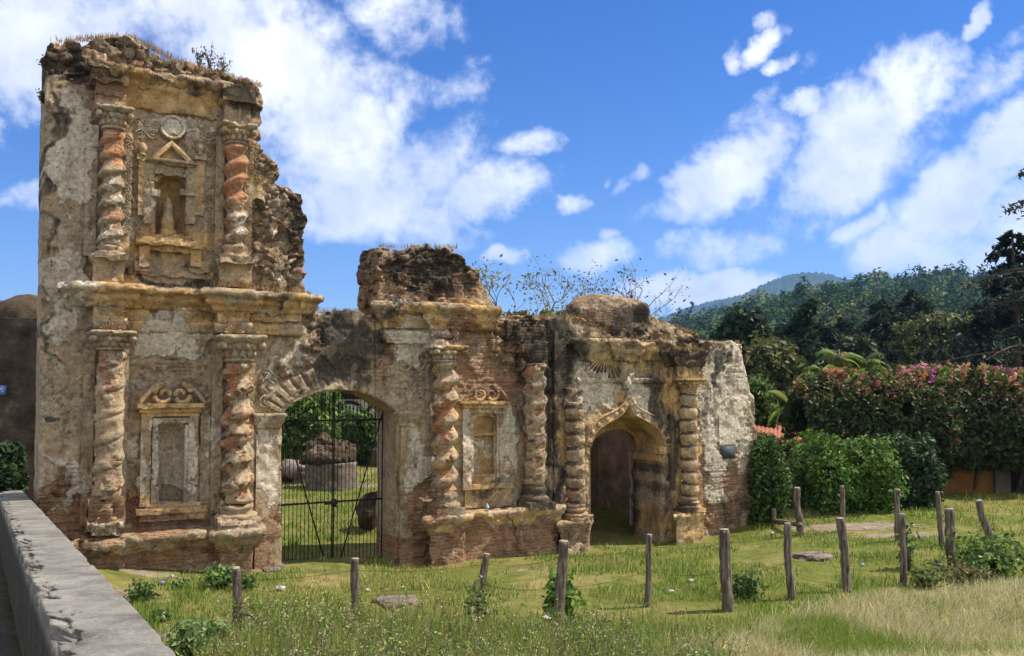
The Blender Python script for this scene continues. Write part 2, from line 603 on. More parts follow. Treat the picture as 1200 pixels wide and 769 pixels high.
IRON = simple("rusty_dark_iron", [(.3, (.015, .013, .012)), (.7, (.05, .035, .028))], 20, .7, .2, .004, .3, .4)
WOOD = simple("grey_weathered_wood", [(.32, (.035, .025, .018)), (.48, (.13, .10, .078)), (.68, (.29, .25, .205))], 11, .9, .9, .02, .1, stretch=(3, 3, .22), scale2=60)
WOODTOP = simple("sawn_wood_end", [(.3, (.18, .14, .10)), (.7, (.40, .34, .27))], 25, .9, .3, .005)
CONC = simple("worn_grey_render", [(.30, (.055, .05, .045)), (.42, (.15, .143, .132)), (.58, (.215, .207, .195)), (.75, (.31, .30, .285))], 2.6, .92, .7, .02, .08, detail=12, scale2=42)
SLATE = simple("dark_slate", [(.3, (.035, .045, .05)), (.7, (.085, .098, .105))], 12, .7, .2, .004, .3)
PAPER = simple("white_litter", [(.3, (.28, .29, .31)), (.7, (.60, .60, .60))], 12, .7, .3, .01)
BLUEP = simple("blue_litter", [(.3, (.10, .16, .45)), (.7, (.35, .42, .62))], 14, .6, .3, .01)
BARK = simple("brown_bark", [(.3, (.05, .035, .025)), (.6, (.12, .09, .065)), (.8, (.2, .16, .12))], 8, .95, .6, .03, stretch=(2, 2, .5))
PALEBARK = simple("pale_bark", [(.3, (.12, .10, .08)), (.7, (.28, .24, .2))], 8, .95, .5, .02, stretch=(2, 2, .5))
ROOF = None
ORANGEW = simple("orange_limewash", [(.3, (.13, .055, .014)), (.7, (.24, .11, .03))], 2.5, .9, .2, .01)
WHITEW = simple("dull_white_wall", [(.3, (.42, .36, .33)), (.7, (.60, .54, .50))], 2.5, .9, .2, .01)
DARKT = simple("dark_stained_timber", [(.3, (.02, .014, .01)), (.7, (.06, .04, .03))], 6, .8, .3, .01)
OLDW = simple("dark_old_masonry", [(.28, (.018, .013, .009)), (.45, (.065, .045, .03)), (.58, (.10, .075, .052)), (.72, (.24, .19, .14))], 1.7, .95, .9, .06, .08, detail=12, scale2=16)  # dark base colour; the tower's shadow on the old wall is in it
STONE = simple("pinkish_rubble_stone", [(.25, (.06, .05, .042)), (.5, (.16, .128, .105)), (.75, (.30, .255, .215))], 5, .95, .7, .04, .08, scale2=30)
VEST = simple("vestibule_plaster", [(.25, (.12, .08, .055)), (.5, (.27, .19, .13)), (.75, (.45, .35, .26))], 2.2, .95, .5, .02, .05, scale2=18)
BASEB = simple("dark_painted_base", [(.3, (.07, .055, .045)), (.7, (.12, .10, .085))], 4, .9)


def leaf_mat(name, tr=.3, rough=.55, spec=.25):
    m, t = material(name)
    c = attr(t, 'col').outputs['Color']
    finish(t, c, rough, spec=spec, translucent=tr)
    return m


def parapet_mat():
    m, t = material('stained_shaded_parapet_render')
    P = t.new('ShaderNodeTexCoord').outputs['Object']
    n = t.noise(P, 2.6, 12, .68, .3)
    n2 = t.noise(P, 46., 8, .78)
    n3 = t.noise(P, 1.1, 8, .7, .6)
    c = t.ramp(n, [(.30, (.085, .078, .066)), (.45, (.175, .162, .14)), (.6, (.245, .23, .20)), (.78, (.34, .322, .285))])
    c = t.mix(t.math('MULTIPLY', t.rng(n3, .52, .68), .55), c, (.075, .068, .058))
    st = t.sep(attr(t, 'stain_shade').outputs['Vector'])
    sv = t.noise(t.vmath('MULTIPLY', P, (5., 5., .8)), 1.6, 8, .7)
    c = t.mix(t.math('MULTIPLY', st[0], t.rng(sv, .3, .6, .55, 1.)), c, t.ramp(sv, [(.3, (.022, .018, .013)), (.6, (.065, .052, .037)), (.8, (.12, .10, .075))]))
    c = t.mix(t.rng(t.noise(P, 21., 6, .7), .60, .68, 0., .7), c, (.06, .055, .05))
    c = t.mix(t.rng(t.noise(t.vmath('ADD', P, (4., 9., 2.)), 16., 6, .7), .62, .68, 0., .6), c, (.42, .41, .39))
    c = t.mix(.9, c, t.mix(n2, (0, 0, 0), (1, 1, 1)), 'SOFT_LIGHT')
    finish(t, c, .95, t.math('ADD', n, t.math('MULTIPLY', n2, .5)), .7, .025, .06)
    return m


PARA = parapet_mat()
LEAF = leaf_mat("leaf")
GRASS = leaf_mat("grass_blade", .35, .6, .2)
DRYM = leaf_mat("dry_stalk", .2, .9, .05)
FAR = leaf_mat("far_foliage", .1, .9, .0)


def tile_mat():
    m, t = material("red_clay_tiles")
    P = t.new('ShaderNodeTexCoord').outputs['Object']
    n = t.noise(P, 7, 6, .7)
    c = t.ramp(n, [(.25, (.16, .055, .032)), (.55, (.34, .125, .075)), (.8, (.46, .22, .14))])
    finish(t, c, .85, n, .3, .02)
    return m


ROOF = tile_mat()


def ground_mat():
    m, t = material("grassy_soil")
    P = t.new('ShaderNodeTexCoord').outputs['Object']
    n1 = t.noise(P, .55, 6, .6, .4)
    n2 = t.noise(P, 4.5, 8, .7, .3)
    n3 = t.noise(P, 60, 4, .7)
    c = t.ramp(n2, [(.25, (.07, .08, .02)), (.5, (.14, .155, .035)), (.75, (.23, .23, .06))])
    c = t.mix(t.rng(n1, .47, .66), c, t.ramp(n2, [(.3, (.18, .15, .05)), (.7, (.34, .28, .11))]))
    c = t.mix(t.rng(t.noise(P, 1.6, 7, .7, .3), .6, .7), c, t.ramp(n2, [(.3, (.17, .105, .06)), (.7, (.29, .2, .12))]))
    dirt = t.sep(attr(t, 'dirt').outputs['Vector'])
    c = t.mix(t.rng(t.math('ADD', dirt[0], t.math('MULTIPLY', t.math('SUBTRACT', n2, .5), .9)), .4, .6), c, t.ramp(n2, [(.3, (.2, .15, .10)), (.7, (.36, .29, .21))]))
    c = t.mix(dirt[1], c, t.ramp(n2, [(.3, (.05, .048, .046)), (.7, (.11, .105, .10))]))
    c = t.mix(dirt[2], c, (.02, .035, .014))
    h = t.math('ADD', n2, t.math('MULTIPLY', n3, .6))
    finish(t, c, .95, h, .8, .06, .05)
    return m


def hill_mat(name, a, b, sc):
    m, t = material(name)
    P = t.new('ShaderNodeTexCoord').outputs['Object']
    n = t.noise(P, sc, 10, .7, .3)
    n2 = t.noise(P, sc*.12, 5, .6)
    c = t.ramp(t.math('ADD', t.math('MULTIPLY', n, .7), t.math('MULTIPLY', n2, .3)), [(.38, a), (.62, b)])
    finish(t, c, .95, n, 1.0, 1.2/sc*.12, .0)
    return m
# ------------------------------------------------------------------ where things stand
TH, D0 = radians(30), 18.0      # the church front stands 18 m ahead, turned 30 degrees
CT, ST = cos(TH), sin(TH)


def F(px, py, off=0.0):
    """along-the-front distance and height of the point of the front seen there, off metres proud of its face"""
    d = ray(px, py)
    t = (D0*CT-off)/(d[1]*CT-d[0]*ST)
    P = d*t
    return P[0]*CT+(P[1]-D0)*ST, P[2]+EYE


def U(px, py=450, off=0.0):
    return F(px, py, off)[0]


def to_world(u, y, z=0.0):
    return np.array([u*CT-y*ST, D0+u*ST+y*CT, z])


# the parapet's line: a point on its right top edge, its direction
PD = np.array([-622/1100., 1.0])
PD /= np.linalg.norm(PD)
PN = np.array([PD[1], -PD[0]])          # to the right of the wall
_r = ray(210, 769)
PR = (_r*(3.67/_r[1]))[:2]
_l = ray(75, 769)
PL = (_l*(3.67/_l[1]))[:2]
PW = abs(np.dot(PR-PL, PN))
PTOP, PSL = EYE+_r[2]*3.67/_r[1], -(520-450)/1100.*PD[1]


def ground_z(x, y):
    x, y = np.asarray(x, float), np.asarray(y, float)
    u = x*CT+(y-D0)*ST
    b = -x*ST+(y-D0)*CT
    prof = np.interp(u, [-14, -9, -7.3, -4.4, -2, 1, 3.6, 4.9, 6.2, 8.5], [.5, .42, .3, -.06, -.2, -.21, -.34, -.28, -.08, 0.])
    w = np.where(b < .5, np.exp(-(np.minimum(b-.0, 0)/2.4)**2), np.exp(-((b-.5)/3.5)**2))
    z = prof*w
    z = z+.05*(vn(np.stack([x*.6, y*.6, 0*x], -1).reshape(-1, 3)).reshape(x.shape)*2-1)*sm(np.hypot(x, y), 0, 6)
    # the raised verge the street runs on, near the viewer
    z = z+1.35*sm(-y, -7.2, -2.0)
    z = z+.55*np.exp(-(((x-5.6)/2.6)**2+((y-7.6)/1.5)**2))
    s = (x-PR[0])*PN[0]+(y-PR[1])*PN[1]
    al = (x-PR[0])*PD[0]+(y-PR[1])*PD[1]
    street = PTOP-.66+PSL*np.clip(al, -8, 16)
    k = sm(-s, .1, .3)
    z = z*(1-k)+street*k
    # far ground rises gently to the hills
    z = z+sm(y, 40, 160)*1.5
    return z


def G(px, py):
    """ground point seen there"""
    d = ray(px, py)
    t = np.linspace(3, 90, 3000)
    P = d[None]*t[:, None]
    g = ground_z(P[:, 0], P[:, 1])
    k = np.argmax(P[:, 2]+EYE < g)
    return np.array([P[k, 0], P[k, 1], g[k]])


def at_depth(px, py, Y):
    d = ray(px, py)
    P = d*(Y/d[1])
    P[2] += EYE
    return P


# ------------------------------------------------------------------ the ground, one sheet to the horizon
def build_ground():
    def axis(lo, hi, fine_lo, fine_hi, step):
        a = list(np.arange(fine_lo, fine_hi, step))
        s, v = step, fine_hi
        while v < hi:
            a.append(v)
            s *= 1.18
            v += s
        a.append(hi)
        s, v = step, fine_lo-step
        while v > lo:
            a.insert(0, v)
            s *= 1.18
            v -= s
        a.insert(0, lo)
        return np.array(a)
    xs = axis(-7000, 7000, -13, 16, .16)
    ys = axis(-300, 9000, 0, 31, .16)
    X, Y = np.meshgrid(xs, ys, indexing='ij')
    Z = ground_z(X, Y)
    nx, ny = X.shape
    i, j = np.meshgrid(np.arange(nx-1), np.arange(ny-1), indexing='ij')
    i, j = i.ravel(), j.ravel()
    Fq = np.stack([i*ny+j, (i+1)*ny+j, (i+1)*ny+j+1, i*ny+j+1], 1)
    V = np.stack([X.ravel(), Y.ravel(), Z.ravel()], 1)
    d = np.zeros((len(V), 3))
    for (px, py, rx, ry, a) in [(1000, 618, 1.6, .5, 1.0), (1060, 627, 1.3, .4, .9), (150, 700, .8, .5, .6), (235, 700, .5, .4, .5), (200, 740, .4, .4, .6), (170, 672, .9, .3, .7), (290, 668, .8, .3, .6),
                                (640, 668, 1.2, .5, .55), (720, 665, .8, .3, .45), (395, 568, 3., .6, .9), (470, 668, .6, .25, .5)]:
        g = G(px, py)
        d[:, 0] = np.maximum(d[:, 0], a*np.exp(-((V[:, 0]-g[0])/rx)**2-((V[:, 1]-g[1])/ry)**2))
    s = (V[:, 0]-PR[0])*PN[0]+(V[:, 1]-PR[1])*PN[1]
    d[:, 1] = sm(-s, .2, .5)
    d[:, 2] = sm(V[:, 1], 60, 140)
    tag(mesh('ground', V, Fq, ground_mat(), None, {'dirt': d}, True), kind='structure')


build_ground()

# ------------------------------------------------------------------ the ruined church front
ruin = empty('church_ruin', (0, D0, 0), TH, label='ruined baroque church front with twisted columns, broken tower bay and two arched openings', cat='ruin')

# wear of the walls and one painted sill shadow: where limewash survives, bricks show, lichen is black, ochre holds, rubble or clay is bare
WEAR = [  # channel 0 white 1 brick 2 dark 3 ochre 4 rubble 5 terracotta ; px, py, rx, ry, amount
 (0, 85, 170, 28, 62, .9), (0, 82, 340, 30, 55, .85), (0, 60, 552, 8, 14, .9), (0, 84, 560, 14, 18, .9), (0, 97, 572, 10, 14, .8), (0, 200, 400, 42, 26, 1.0), (0, 205, 148, 50, 18, .6), (0, 70, 250, 20, 30, .3),
 (0, 186, 245, 10, 22, .8), (0, 313, 530, 14, 40, .95), (0, 308, 560, 10, 24, .8), (0, 240, 510, 7, 26, .8), (0, 168, 560, 6, 24, .7), (0, 163, 525, 8, 30, .5), (0, 325, 205, 12, 10, .5), (0, 318, 435, 18, 30, .5),
 (0, 322, 360, 25, 12, .4), (0, 345, 420, 12, 18, .6), (0, 200, 530, 22, 42, .6), (0, 330, 250, 20, 26, .4), (0, 330, 315, 14, 12, .5),
 (0, 483, 412, 24, 22, .8), (0, 490, 392, 30, 7, .85), (0, 484, 520, 9, 36, .85), (0, 492, 552, 14, 18, .9), (0, 462, 350, 20, 8, .5), (0, 553, 520, 7, 36, .75), (0, 600, 520, 8, 45, .8), (0, 560, 415, 22, 14, .4), (0, 500, 440, 18, 18, .55), (0, 570, 520, 16, 30, .5), (0, 545, 403, 14, 8, .4),
 (0, 700, 462, 24, 22, .85), (0, 752, 465, 20, 26, .7), (0, 770, 560, 8, 14, .7), (0, 690, 440, 25, 12, .5), (0, 655, 555, 6, 45, .6),
 (0, 852, 455, 34, 60, .95), (0, 838, 520, 14, 50, .9), (0, 872, 520, 12, 40, .7), (0, 842, 573, 16, 14, .8), (0, 868, 470, 14, 60, .7), (0, 750, 390, 10, 20, .6), (0, 540, 610, 30, 6, .3), (0, 580, 606, 40, 7, .45),
 (1, 80, 600, 45, 42, 1.0), (1, 130, 600, 30, 22, 1.0), (1, 190, 648, 110, 18, .9), (1, 200, 605, 60, 10, .8), (1, 210, 440, 40, 20, .4), (1, 290, 650, 26, 26, .7), (1, 318, 610, 14, 30, .6), (1, 130, 100, 18, 14, .6), (1, 240, 105, 30, 10, .3),
 (1, 440, 340, 20, 34, .55), (1, 525, 378, 18, 22, 1.1), (1, 555, 420, 34, 34, .95), (1, 600, 430, 26, 50, .9), (1, 490, 330, 50, 30, .5), (1, 548, 330, 28, 34, .7), (1, 540, 635, 100, 24, .95), (1, 620, 635, 40, 22, .8), (1, 465, 390, 12, 30, .6), (1, 455, 430, 14, 30, .5), (1, 620, 395, 30, 26, .5), (1, 492, 590, 16, 30, .6),
 (1, 660, 430, 12, 60, .5), (1, 672, 615, 22, 26, .5), (1, 845, 555, 36, 14, .8), (1, 862, 435, 10, 14, .8), (1, 820, 500, 6, 90, .6), (1, 815, 565, 10, 30, .7), (1, 880, 560, 12, 60, .5), (1, 760, 395, 30, 16, .5), (1, 790, 410, 30, 14, .4), (1, 580, 480, 10, 50, .3), (1, 700, 370, 24, 14, .5),
 (2, 80, 75, 40, 28, .8), (2, 160, 60, 50, 14, .5), (2, 55, 200, 6, 120, .75), (2, 57, 390, 5, 50, .7), (2, 230, 95, 80, 8, .6), (2, 200, 330, 60, 8, .9), (2, 345, 245, 16, 32, .8), (2, 350, 300, 12, 30, .6), (2, 330, 350, 40, 7, .7), (2, 285, 120, 24, 14, .6), (2, 90, 250, 30, 16, .35), (2, 62, 482, 8, 6, .8), (2, 90, 640, 40, 20, .5), (2, 320, 215, 14, 12, .7),  # the broad dark blob below the niche sill also paints shadow
 (2, 400, 402, 34, 50, 1.15), (2, 430, 420, 16, 50, .8), (2, 385, 440, 30, 16, .6), (2, 500, 310, 60, 22, .8), (2, 500, 318, 16, 20, .9), (2, 550, 335, 26, 24, .6), (2, 480, 358, 40, 8, .6), (2, 425, 320, 14, 40, .45), (2, 520, 405, 20, 5, .8), (2, 468, 345, 30, 10, .5),
 (2, 655, 410, 26, 50, .95), (2, 632, 400, 22, 40, .7), (2, 620, 470, 16, 70, .55), (2, 650, 500, 8, 90, .7), (2, 745, 375, 20, 20, .8), (2, 680, 430, 12, 20, .7), (2, 765, 465, 14, 34, .85), (2, 783, 530, 8, 90, .8), (2, 700, 440, 60, 8, .5), (2, 800, 420, 18, 24, .6), (2, 770, 420, 18, 20, .6), (2, 840, 430, 6, 34, .9), (2, 838, 410, 36, 9, .7), (2, 800, 405, 60, 8, .6), (2, 860, 600, 40, 20, .5), (2, 742, 430, 14, 20, .4), (2, 832, 480, 7, 60, .5), (2, 560, 562, 40, 6, .6), (2, 630, 580, 26, 16, .7), (2, 590, 395, 16, 30, .5), (2, 885, 480, 8, 40, .5),
 (3, 205, 100, 70, 20, .9), (3, 190, 205, 50, 50, .35), (3, 200, 285, 60, 16, .6), (3, 190, 360, 100, 18, .8), (3, 320, 365, 50, 20, .7), (3, 120, 350, 50, 30, .6), (3, 195, 595, 50, 8, .8), (3, 195, 520, 44, 50, .35), (3, 200, 630, 70, 5, .6), (3, 270, 300, 30, 60, .35), (3, 300, 210, 20, 30, .5),
 (3, 480, 375, 50, 14, 1.0), (3, 560, 375, 30, 14, 1.0), (3, 520, 420, 20, 12, .8), (3, 570, 520, 30, 40, .8), (3, 565, 470, 34, 12, .7), (3, 560, 605, 80, 10, .6), (3, 740, 520, 60, 60, .55), (3, 790, 440, 22, 40, .75), (3, 770, 420, 30, 20, .6), (3, 715, 420, 40, 24, .35), (3, 808, 520, 14, 80, .6), (3, 675, 540, 14, 70, .6), (3, 660, 530, 10, 70, .6), (3, 640, 605, 40, 8, .5), (3, 800, 610, 30, 20, .6),
 (4, 330, 280, 32, 56, 1.2), (4, 320, 195, 20, 26, .8), (4, 345, 320, 22, 26, 1.0), (4, 180, 68, 110, 16, .8), (4, 100, 80, 50, 20, .7), (4, 300, 108, 20, 18, .9), (4, 500, 310, 70, 26, .8), (4, 605, 405, 36, 24, .9), (4, 720, 365, 50, 20, .7), (4, 780, 395, 50, 14, .9), (4, 350, 435, 24, 24, .45), (4, 60, 575, 20, 20, .5), (1, 850, 600, 40, 22, .6), (4, 365, 400, 14, 30, .6), (4, 650, 625, 14, 20, .5),
 (5, 130, 215, 0.1, 0.1, 0),
]


def masks(u, h, y=None):
    m = np.zeros((6, len(u)))
    p = np.stack([u, 0*u, h], 1)
    u = u+(fbm(p*1.9+3, 4)-.5)*.85+(fbm(p*6+9, 3)-.5)*.25
    h = h+(fbm(p*1.9+43, 4)-.5)*.85+(fbm(p*6+59, 3)-.5)*.25
    for (c, px, py, rx, ry, a) in WEAR:
        cu, ch = F(px, py)
        ru = abs(F(px+rx, py)[0]-F(px-rx, py)[0])/2+1e-3
        rh = abs(F(px, py+ry)[1]-F(px, py-ry)[1])/2+1e-3
        d = ((u-cu)/ru)**2+((h-ch)/rh)**2
        m[c] = np.maximum(m[c], a*np.clip(1.35-.75*d, 0, 1))
    return m


def stones(u, h):
    p = np.stack([u, 0*u, h], 1)
    f1, f21, cid = voronoi(np.stack([u*4.6, 0*u, h*7.0], 1)+noise_vec(p, 5, 2)*.35)
    return f1, f21, cid


def wear_attrs(V, over=None):
    """V in the front's own axes: x along, y into the wall, z up; over: {channel: array}"""
    m = masks(V[:, 0], V[:, 2])
    for k, v in (over or {}).items():
        m[k] = v
    f1, f21, cid = stones(V[:, 0]+V[:, 1]*.7, V[:, 2])
    return {'m1': m[:3].T, 'm2': m[3:].T, 'm3': np.stack([cid, f21, f1], 1)}


def ruin_part(name, V, faces, parent=None, over=None, smooth=False, label=None, add=None):
    V = np.asarray(V)
    at = wear_attrs(V, over)
    for k, a in (add or {}).items():
        key, c = ('m1', k) if k < 3 else ('m2', k-3)
        at[key][:, c] = at[key][:, c]+a
    o = mesh(name, V, faces, RUIN, parent or ruin, at, smooth)
    if label:
        o['label'] = label
    return o


def erode(V, amp=.015, freq=7., chip=.03, cf=3.):
    V = V+noise_vec(V, freq*1.6, 3)*amp*.7
    f1, f21, cid = voronoi(V*8.5+noise_vec(V, 9, 2)*.4)
    c = np.maximum(sm(fbm(V*cf+9, 4, .62), .54, .61), .55*(cid > .84)*sm(f21, .0, .08))[:, None]
    V = V+c*np.array([0, chip, -chip*.6])+c*noise_vec(V, cf*3, 1)*chip*.6
    return V


def outline(poly):
    """[(px,py[,1 clean])] -> dense (u,h,clean)"""
    out = []
    n = len(poly)
    for k in range(n):
        a, b = poly[k], poly[(k+1) % n]
        clean = len(a) > 2
        p, q = np.array(F(a[0], a[1])), np.array(F(b[0], b[1]))
        L = np.linalg.norm(q-p)
        m = max(1, int(L/.07)) if not clean else max(1, int(L/.25))
        for i in range(m):
            r = p+(q-p)*i/m
            if not clean and i > 0:
                s = np.array([[r[0]*3.1, 0, r[1]*3.1]])
                r = r+np.array([vn(s*2.3)[0]-.5, vn(s*3.1+40)[0]-.5])*.12*min(1, L/.3)+(rng.uniform(-.5, .5, 2)*np.array([.05, .09]) if i % 2 else 0)
            out.append((r[0], r[1], 1.0 if clean else 0.0))
    return np.array(out)


def default_relief(u, h, m):
    p = np.stack([u, 0*u, h], 1)
    nb = fbm(p*3.6, 4)
    br = sm(m[1]+(nb-.5)*1.4, .45, .50)
    wh = sm(m[0]+(nb-.5)*1.4, .45, .50)
    f1, f21, cid = stones(u, h)
    st = (cid-.5)*.15+np.clip(f21, 0, .12)*.45-.04+(fbm(p*14, 2)-.5)*.05
    course = (np.mod(h+.02*vn(p*1.5), .064) < .012)*.014
    rb = sm(m[4]+(nb-.5)*.6, .35, .6)
    r = -.03*br*(1-wh)-course*br+.012*wh+rb*st
    r = r+(fbm(p*1.3, 3)-.5)*.07+(fbm(p*9, 2)-.5)*.022
    r = r-.05*sm(fbm(p*1.9+33, 4), .60, .63)*(1-wh)-.022*sm(fbm(p*4.3+71, 4, .6), .57, .59)-.016*sm(fbm(p*8.3+11, 3, .6), .60, .62)
    return r


def wall(name, poly, holes=(), thick=1.0, res=.025, relief=None, y0=0.0, rough=.05, label=None):
    O = outline(poly)
    HS = [outline(h) for h in holes]
    lo, hi = O[:, :2].min(0)-.1, O[:, :2].max(0)+.1
    us = np.arange(lo[0], hi[0], res)
    hs = np.arange(lo[1], hi[1], res)
    A, B = np.meshgrid(us+res/2, hs+res/2, indexing='ij')
    sel = in_poly(A.ravel(), B.ravel(), O[:, :2])
    for h in HS:
        sel &= ~in_poly(A.ravel(), B.ravel(), h[:, :2])
    nu, nh = len(us), len(hs)
    i, j = np.meshgrid(np.arange(nu), np.arange(nh), indexing='ij')
    i, j = i.ravel()[sel], j.ravel()[sel]
    N = nh+1
    Q = np.stack([i*N+j, (i+1)*N+j, (i+1)*N+j+1, i*N+j+1], 1)
    used = np.unique(Q)
    re = np.full((nu+1)*N, -1)
    re[used] = np.arange(len(used))
    Q = re[Q]
    u = lo[0]+(used//N)*res
    h = lo[1]+(used % N)*res
    # boundary edges
    E = np.concatenate([Q[:, [a, (a+1) % 4]] for a in range(4)])
    key = np.minimum(E[:, 0], E[:, 1]).astype(np.int64)*len(u)+np.maximum(E[:, 0], E[:, 1])
    uq, inv, cnt = np.unique(key, return_inverse=True, return_counts=True)
    BE = E[cnt[inv] == 1]
    bv = np.unique(BE)
    segs = []
    for o_ in [O]+HS:
        segs.append(np.concatenate([o_, np.roll(o_, -1, 0)], 1))
    S = np.concatenate(segs)
    p, q, cl = S[:, :2], S[:, 3:5], S[:, 2]
    clean = np.zeros(len(u))
    for b in bv:
        w = np.array([u[b], h[b]])
        t = np.clip(((w-p)*(q-p)).sum(1)/(((q-p)**2).sum(1)+1e-12), 0, 1)
        c = p+(q-p)*t[:, None]
        d = ((c-w)**2).sum(1)
        k = d.argmin()
        u[b], h[b] = c[k]
        clean[b] = cl[k]
    m = masks(u, h)
    r = default_relief(u, h, m) if relief is None else relief(u, h, m)
    isb = np.zeros(len(u), bool)
    isb[bv] = True
    Vf = np.stack([u, y0-r, h], 1)
    nV = len(Vf)
    ks = max(2, int(thick/.11))
    # rings from the front edge to the back edge
    ring = {}
    layers = [Vf]
    idx = np.full(nV, -1)
    idx[bv] = np.arange(len(bv))
    amp = np.where(clean[bv] > .5, .008, rough)[:, None]
    for k in range(1, ks):
        P = Vf[bv].copy()
        P[:, 1] = Vf[bv, 1]+(y0+thick-Vf[bv, 1])*k/ks
        f1, f21, cid = voronoi(P*np.array([6.5, 5., 9.])+noise_vec(P, 7, 2)*.3)
        nv = np.stack([np.mod(cid*7.3, 1)-.5, 0*cid, np.mod(cid*13.7, 1)-.6], 1)*(.4+sm(f21, 0, .12)[:, None]*.6)
        P = P+nv*amp*2.4+noise_vec(P, 9, 2)*amp*.5
        layers.append(P)
    Vb = Vf.copy()
    Vb[:, 1] = y0+thick
    Vb = Vb+noise_vec(Vb, 3, 2)*.02
    layers.append(Vb)
    V = np.concatenate(layers)
    off = [0]
    for L in layers[:-1]:
        off.append(off[-1]+len(L))

    def vid(layer, v):
        return v if layer == 0 else (off[ks]+v if layer == ks else off[layer]+idx[v])
    Fs = [Q, Q[:, ::-1]+off[ks]]
    for k in range(ks):
        Fs.append(np.stack([vid(k, BE[:, 1]), vid(k, BE[:, 0]), vid(k+1, BE[:, 0]), vid(k+1, BE[:, 1])], 1))
    return ruin_part(name, V, np.concatenate(Fs), label=label)


def sweep(path, prof, step=.032, inset=.15, er=.012, chip=.03):
    """moulding: plan path [(u, off)], profile [(proud, h)] from top to bottom; closed inwards top and bottom"""
    path = np.array(path, float)
    prof = np.array([(-inset, prof[0][1])]+list(prof)+[(-inset, prof[-1][1])], float)
    # densify the profile
    pr = [prof[0]]
    for a, b in zip(prof[:-1], prof[1:]):
        n = max(1, int(np.linalg.norm(b-a)/step))
        for i in range(1, n+1):
            pr.append(a+(b-a)*i/n)
    pr = np.array(pr)
    seg = np.diff(path, axis=0)
    ln = np.linalg.norm(seg, axis=1)
    t = seg/ln[:, None]
    nrm = np.stack([-t[:, 1], t[:, 0]], 1)      # outward: left of direction in (u, off)
    mit = []
    for i in range(len(path)):
        if i == 0:
            mit.append(nrm[0])
        elif i == len(path)-1:
            mit.append(nrm[-1])
        else:
            b = nrm[i-1]+nrm[i]
            mit.append(b/max(.25, (b*nrm[i]).sum()))
    mit = np.array(mit)
    pts, ms = [path[0]], [mit[0]]
    for i in range(len(seg)):
        n = max(1, int(ln[i]/step))
        for k in range(1, n+1):
            f = k/n
            pts.append(path[i]+seg[i]*f)
            ms.append(mit[i]+(mit[i+1]-mit[i])*f)
    pts, ms = np.array(pts), np.array(ms)
    A = pts[:, None]+ms[:, None]*pr[None, :, :1]
    V = np.stack([A[..., 0], -A[..., 1], np.broadcast_to(pr[None, :, 1], A.shape[:2])], -1).reshape(-1, 3)
    n, k = len(pts), len(pr)
    i, j = np.meshgrid(np.arange(n-1), np.arange(k-1), indexing='ij')
    i, j = i.ravel(), j.ravel()
    Q = np.stack([i*k+j, i*k+j+1, (i+1)*k+j+1, (i+1)*k+j], 1)
    caps = [np.arange(k)[None, ::-1], (np.arange(k)+(n-1)*k)[None]]
    if er:
        V = erode(V, er, 8., chip)
    return V, [Q]+caps


def lathe(u, off, prof, seg=28, er=.008, chip=.0, full=True, step=.04):
    """prof [(r,h)] top to bottom, turned about a vertical axis off metres in front of the wall"""
    prof = np.array(prof, float)
    pr = [prof[0]]
    for a, b in zip(prof[:-1], prof[1:]):
        n = max(1, int(np.linalg.norm(b-a)/step))
        for i in range(1, n+1):
            pr.append(a+(b-a)*i/n)
    pr = np.array(pr)
    th = np.linspace(0, 2*pi, seg, endpoint=False)
    V = np.stack([u+pr[:, None, 0]*np.cos(th), -off+pr[:, None, 0]*np.sin(th), np.broadcast_to(pr[:, 1:2], (len(pr), seg))], -1).reshape(-1, 3)
    i, j = np.meshgrid(np.arange(len(pr)-1), np.arange(seg), indexing='ij')
    i, j = i.ravel(), j.ravel()
    k = (j+1) % seg
    Q = np.stack([i*seg+j, (i+1)*seg+j, (i+1)*seg+k, i*seg+k], 1)
    caps = [np.arange(seg)[None], (np.arange(seg)[::-1]+(len(pr)-1)*seg)[None]]
    if er:
        V = erode(V, er, 9., chip)
    return V, [Q]+caps


def slab(px0, py0, px1, py1, off, back=-.12, er=.012, chip=.03, res=.034):
    """weathered block whose front face is seen between those points, off metres proud of the wall"""
    u0, u1 = F(px0, py0, off)[0], F(px1, py0, off)[0]
    xm = (px0+px1)/2
    h1, h0 = F(xm, py0, off)[1], F(xm, py1, off)[1]
    V, Q = gbox(u0, u1, -off, -back, h0, h1, res)
    return erode(V, er, 7., chip), Q


def wrap(u0, u1, off, back=-.1):
    """plan of a block standing off proud between u0 and u1"""
    return [(u0, back), (u0, off), (u1, off), (u1, back)]


def spiral(c, r0, turns, hand=1, start=0., n=26, r1=.012):
    t = np.linspace(0, 1, n)
    r = r0*(1-t)+r1*t
    a = start+hand*turns*2*pi*t
    return np.stack([c[0]+r*np.cos(a), 0*t, c[1]+r*np.sin(a)], 1)


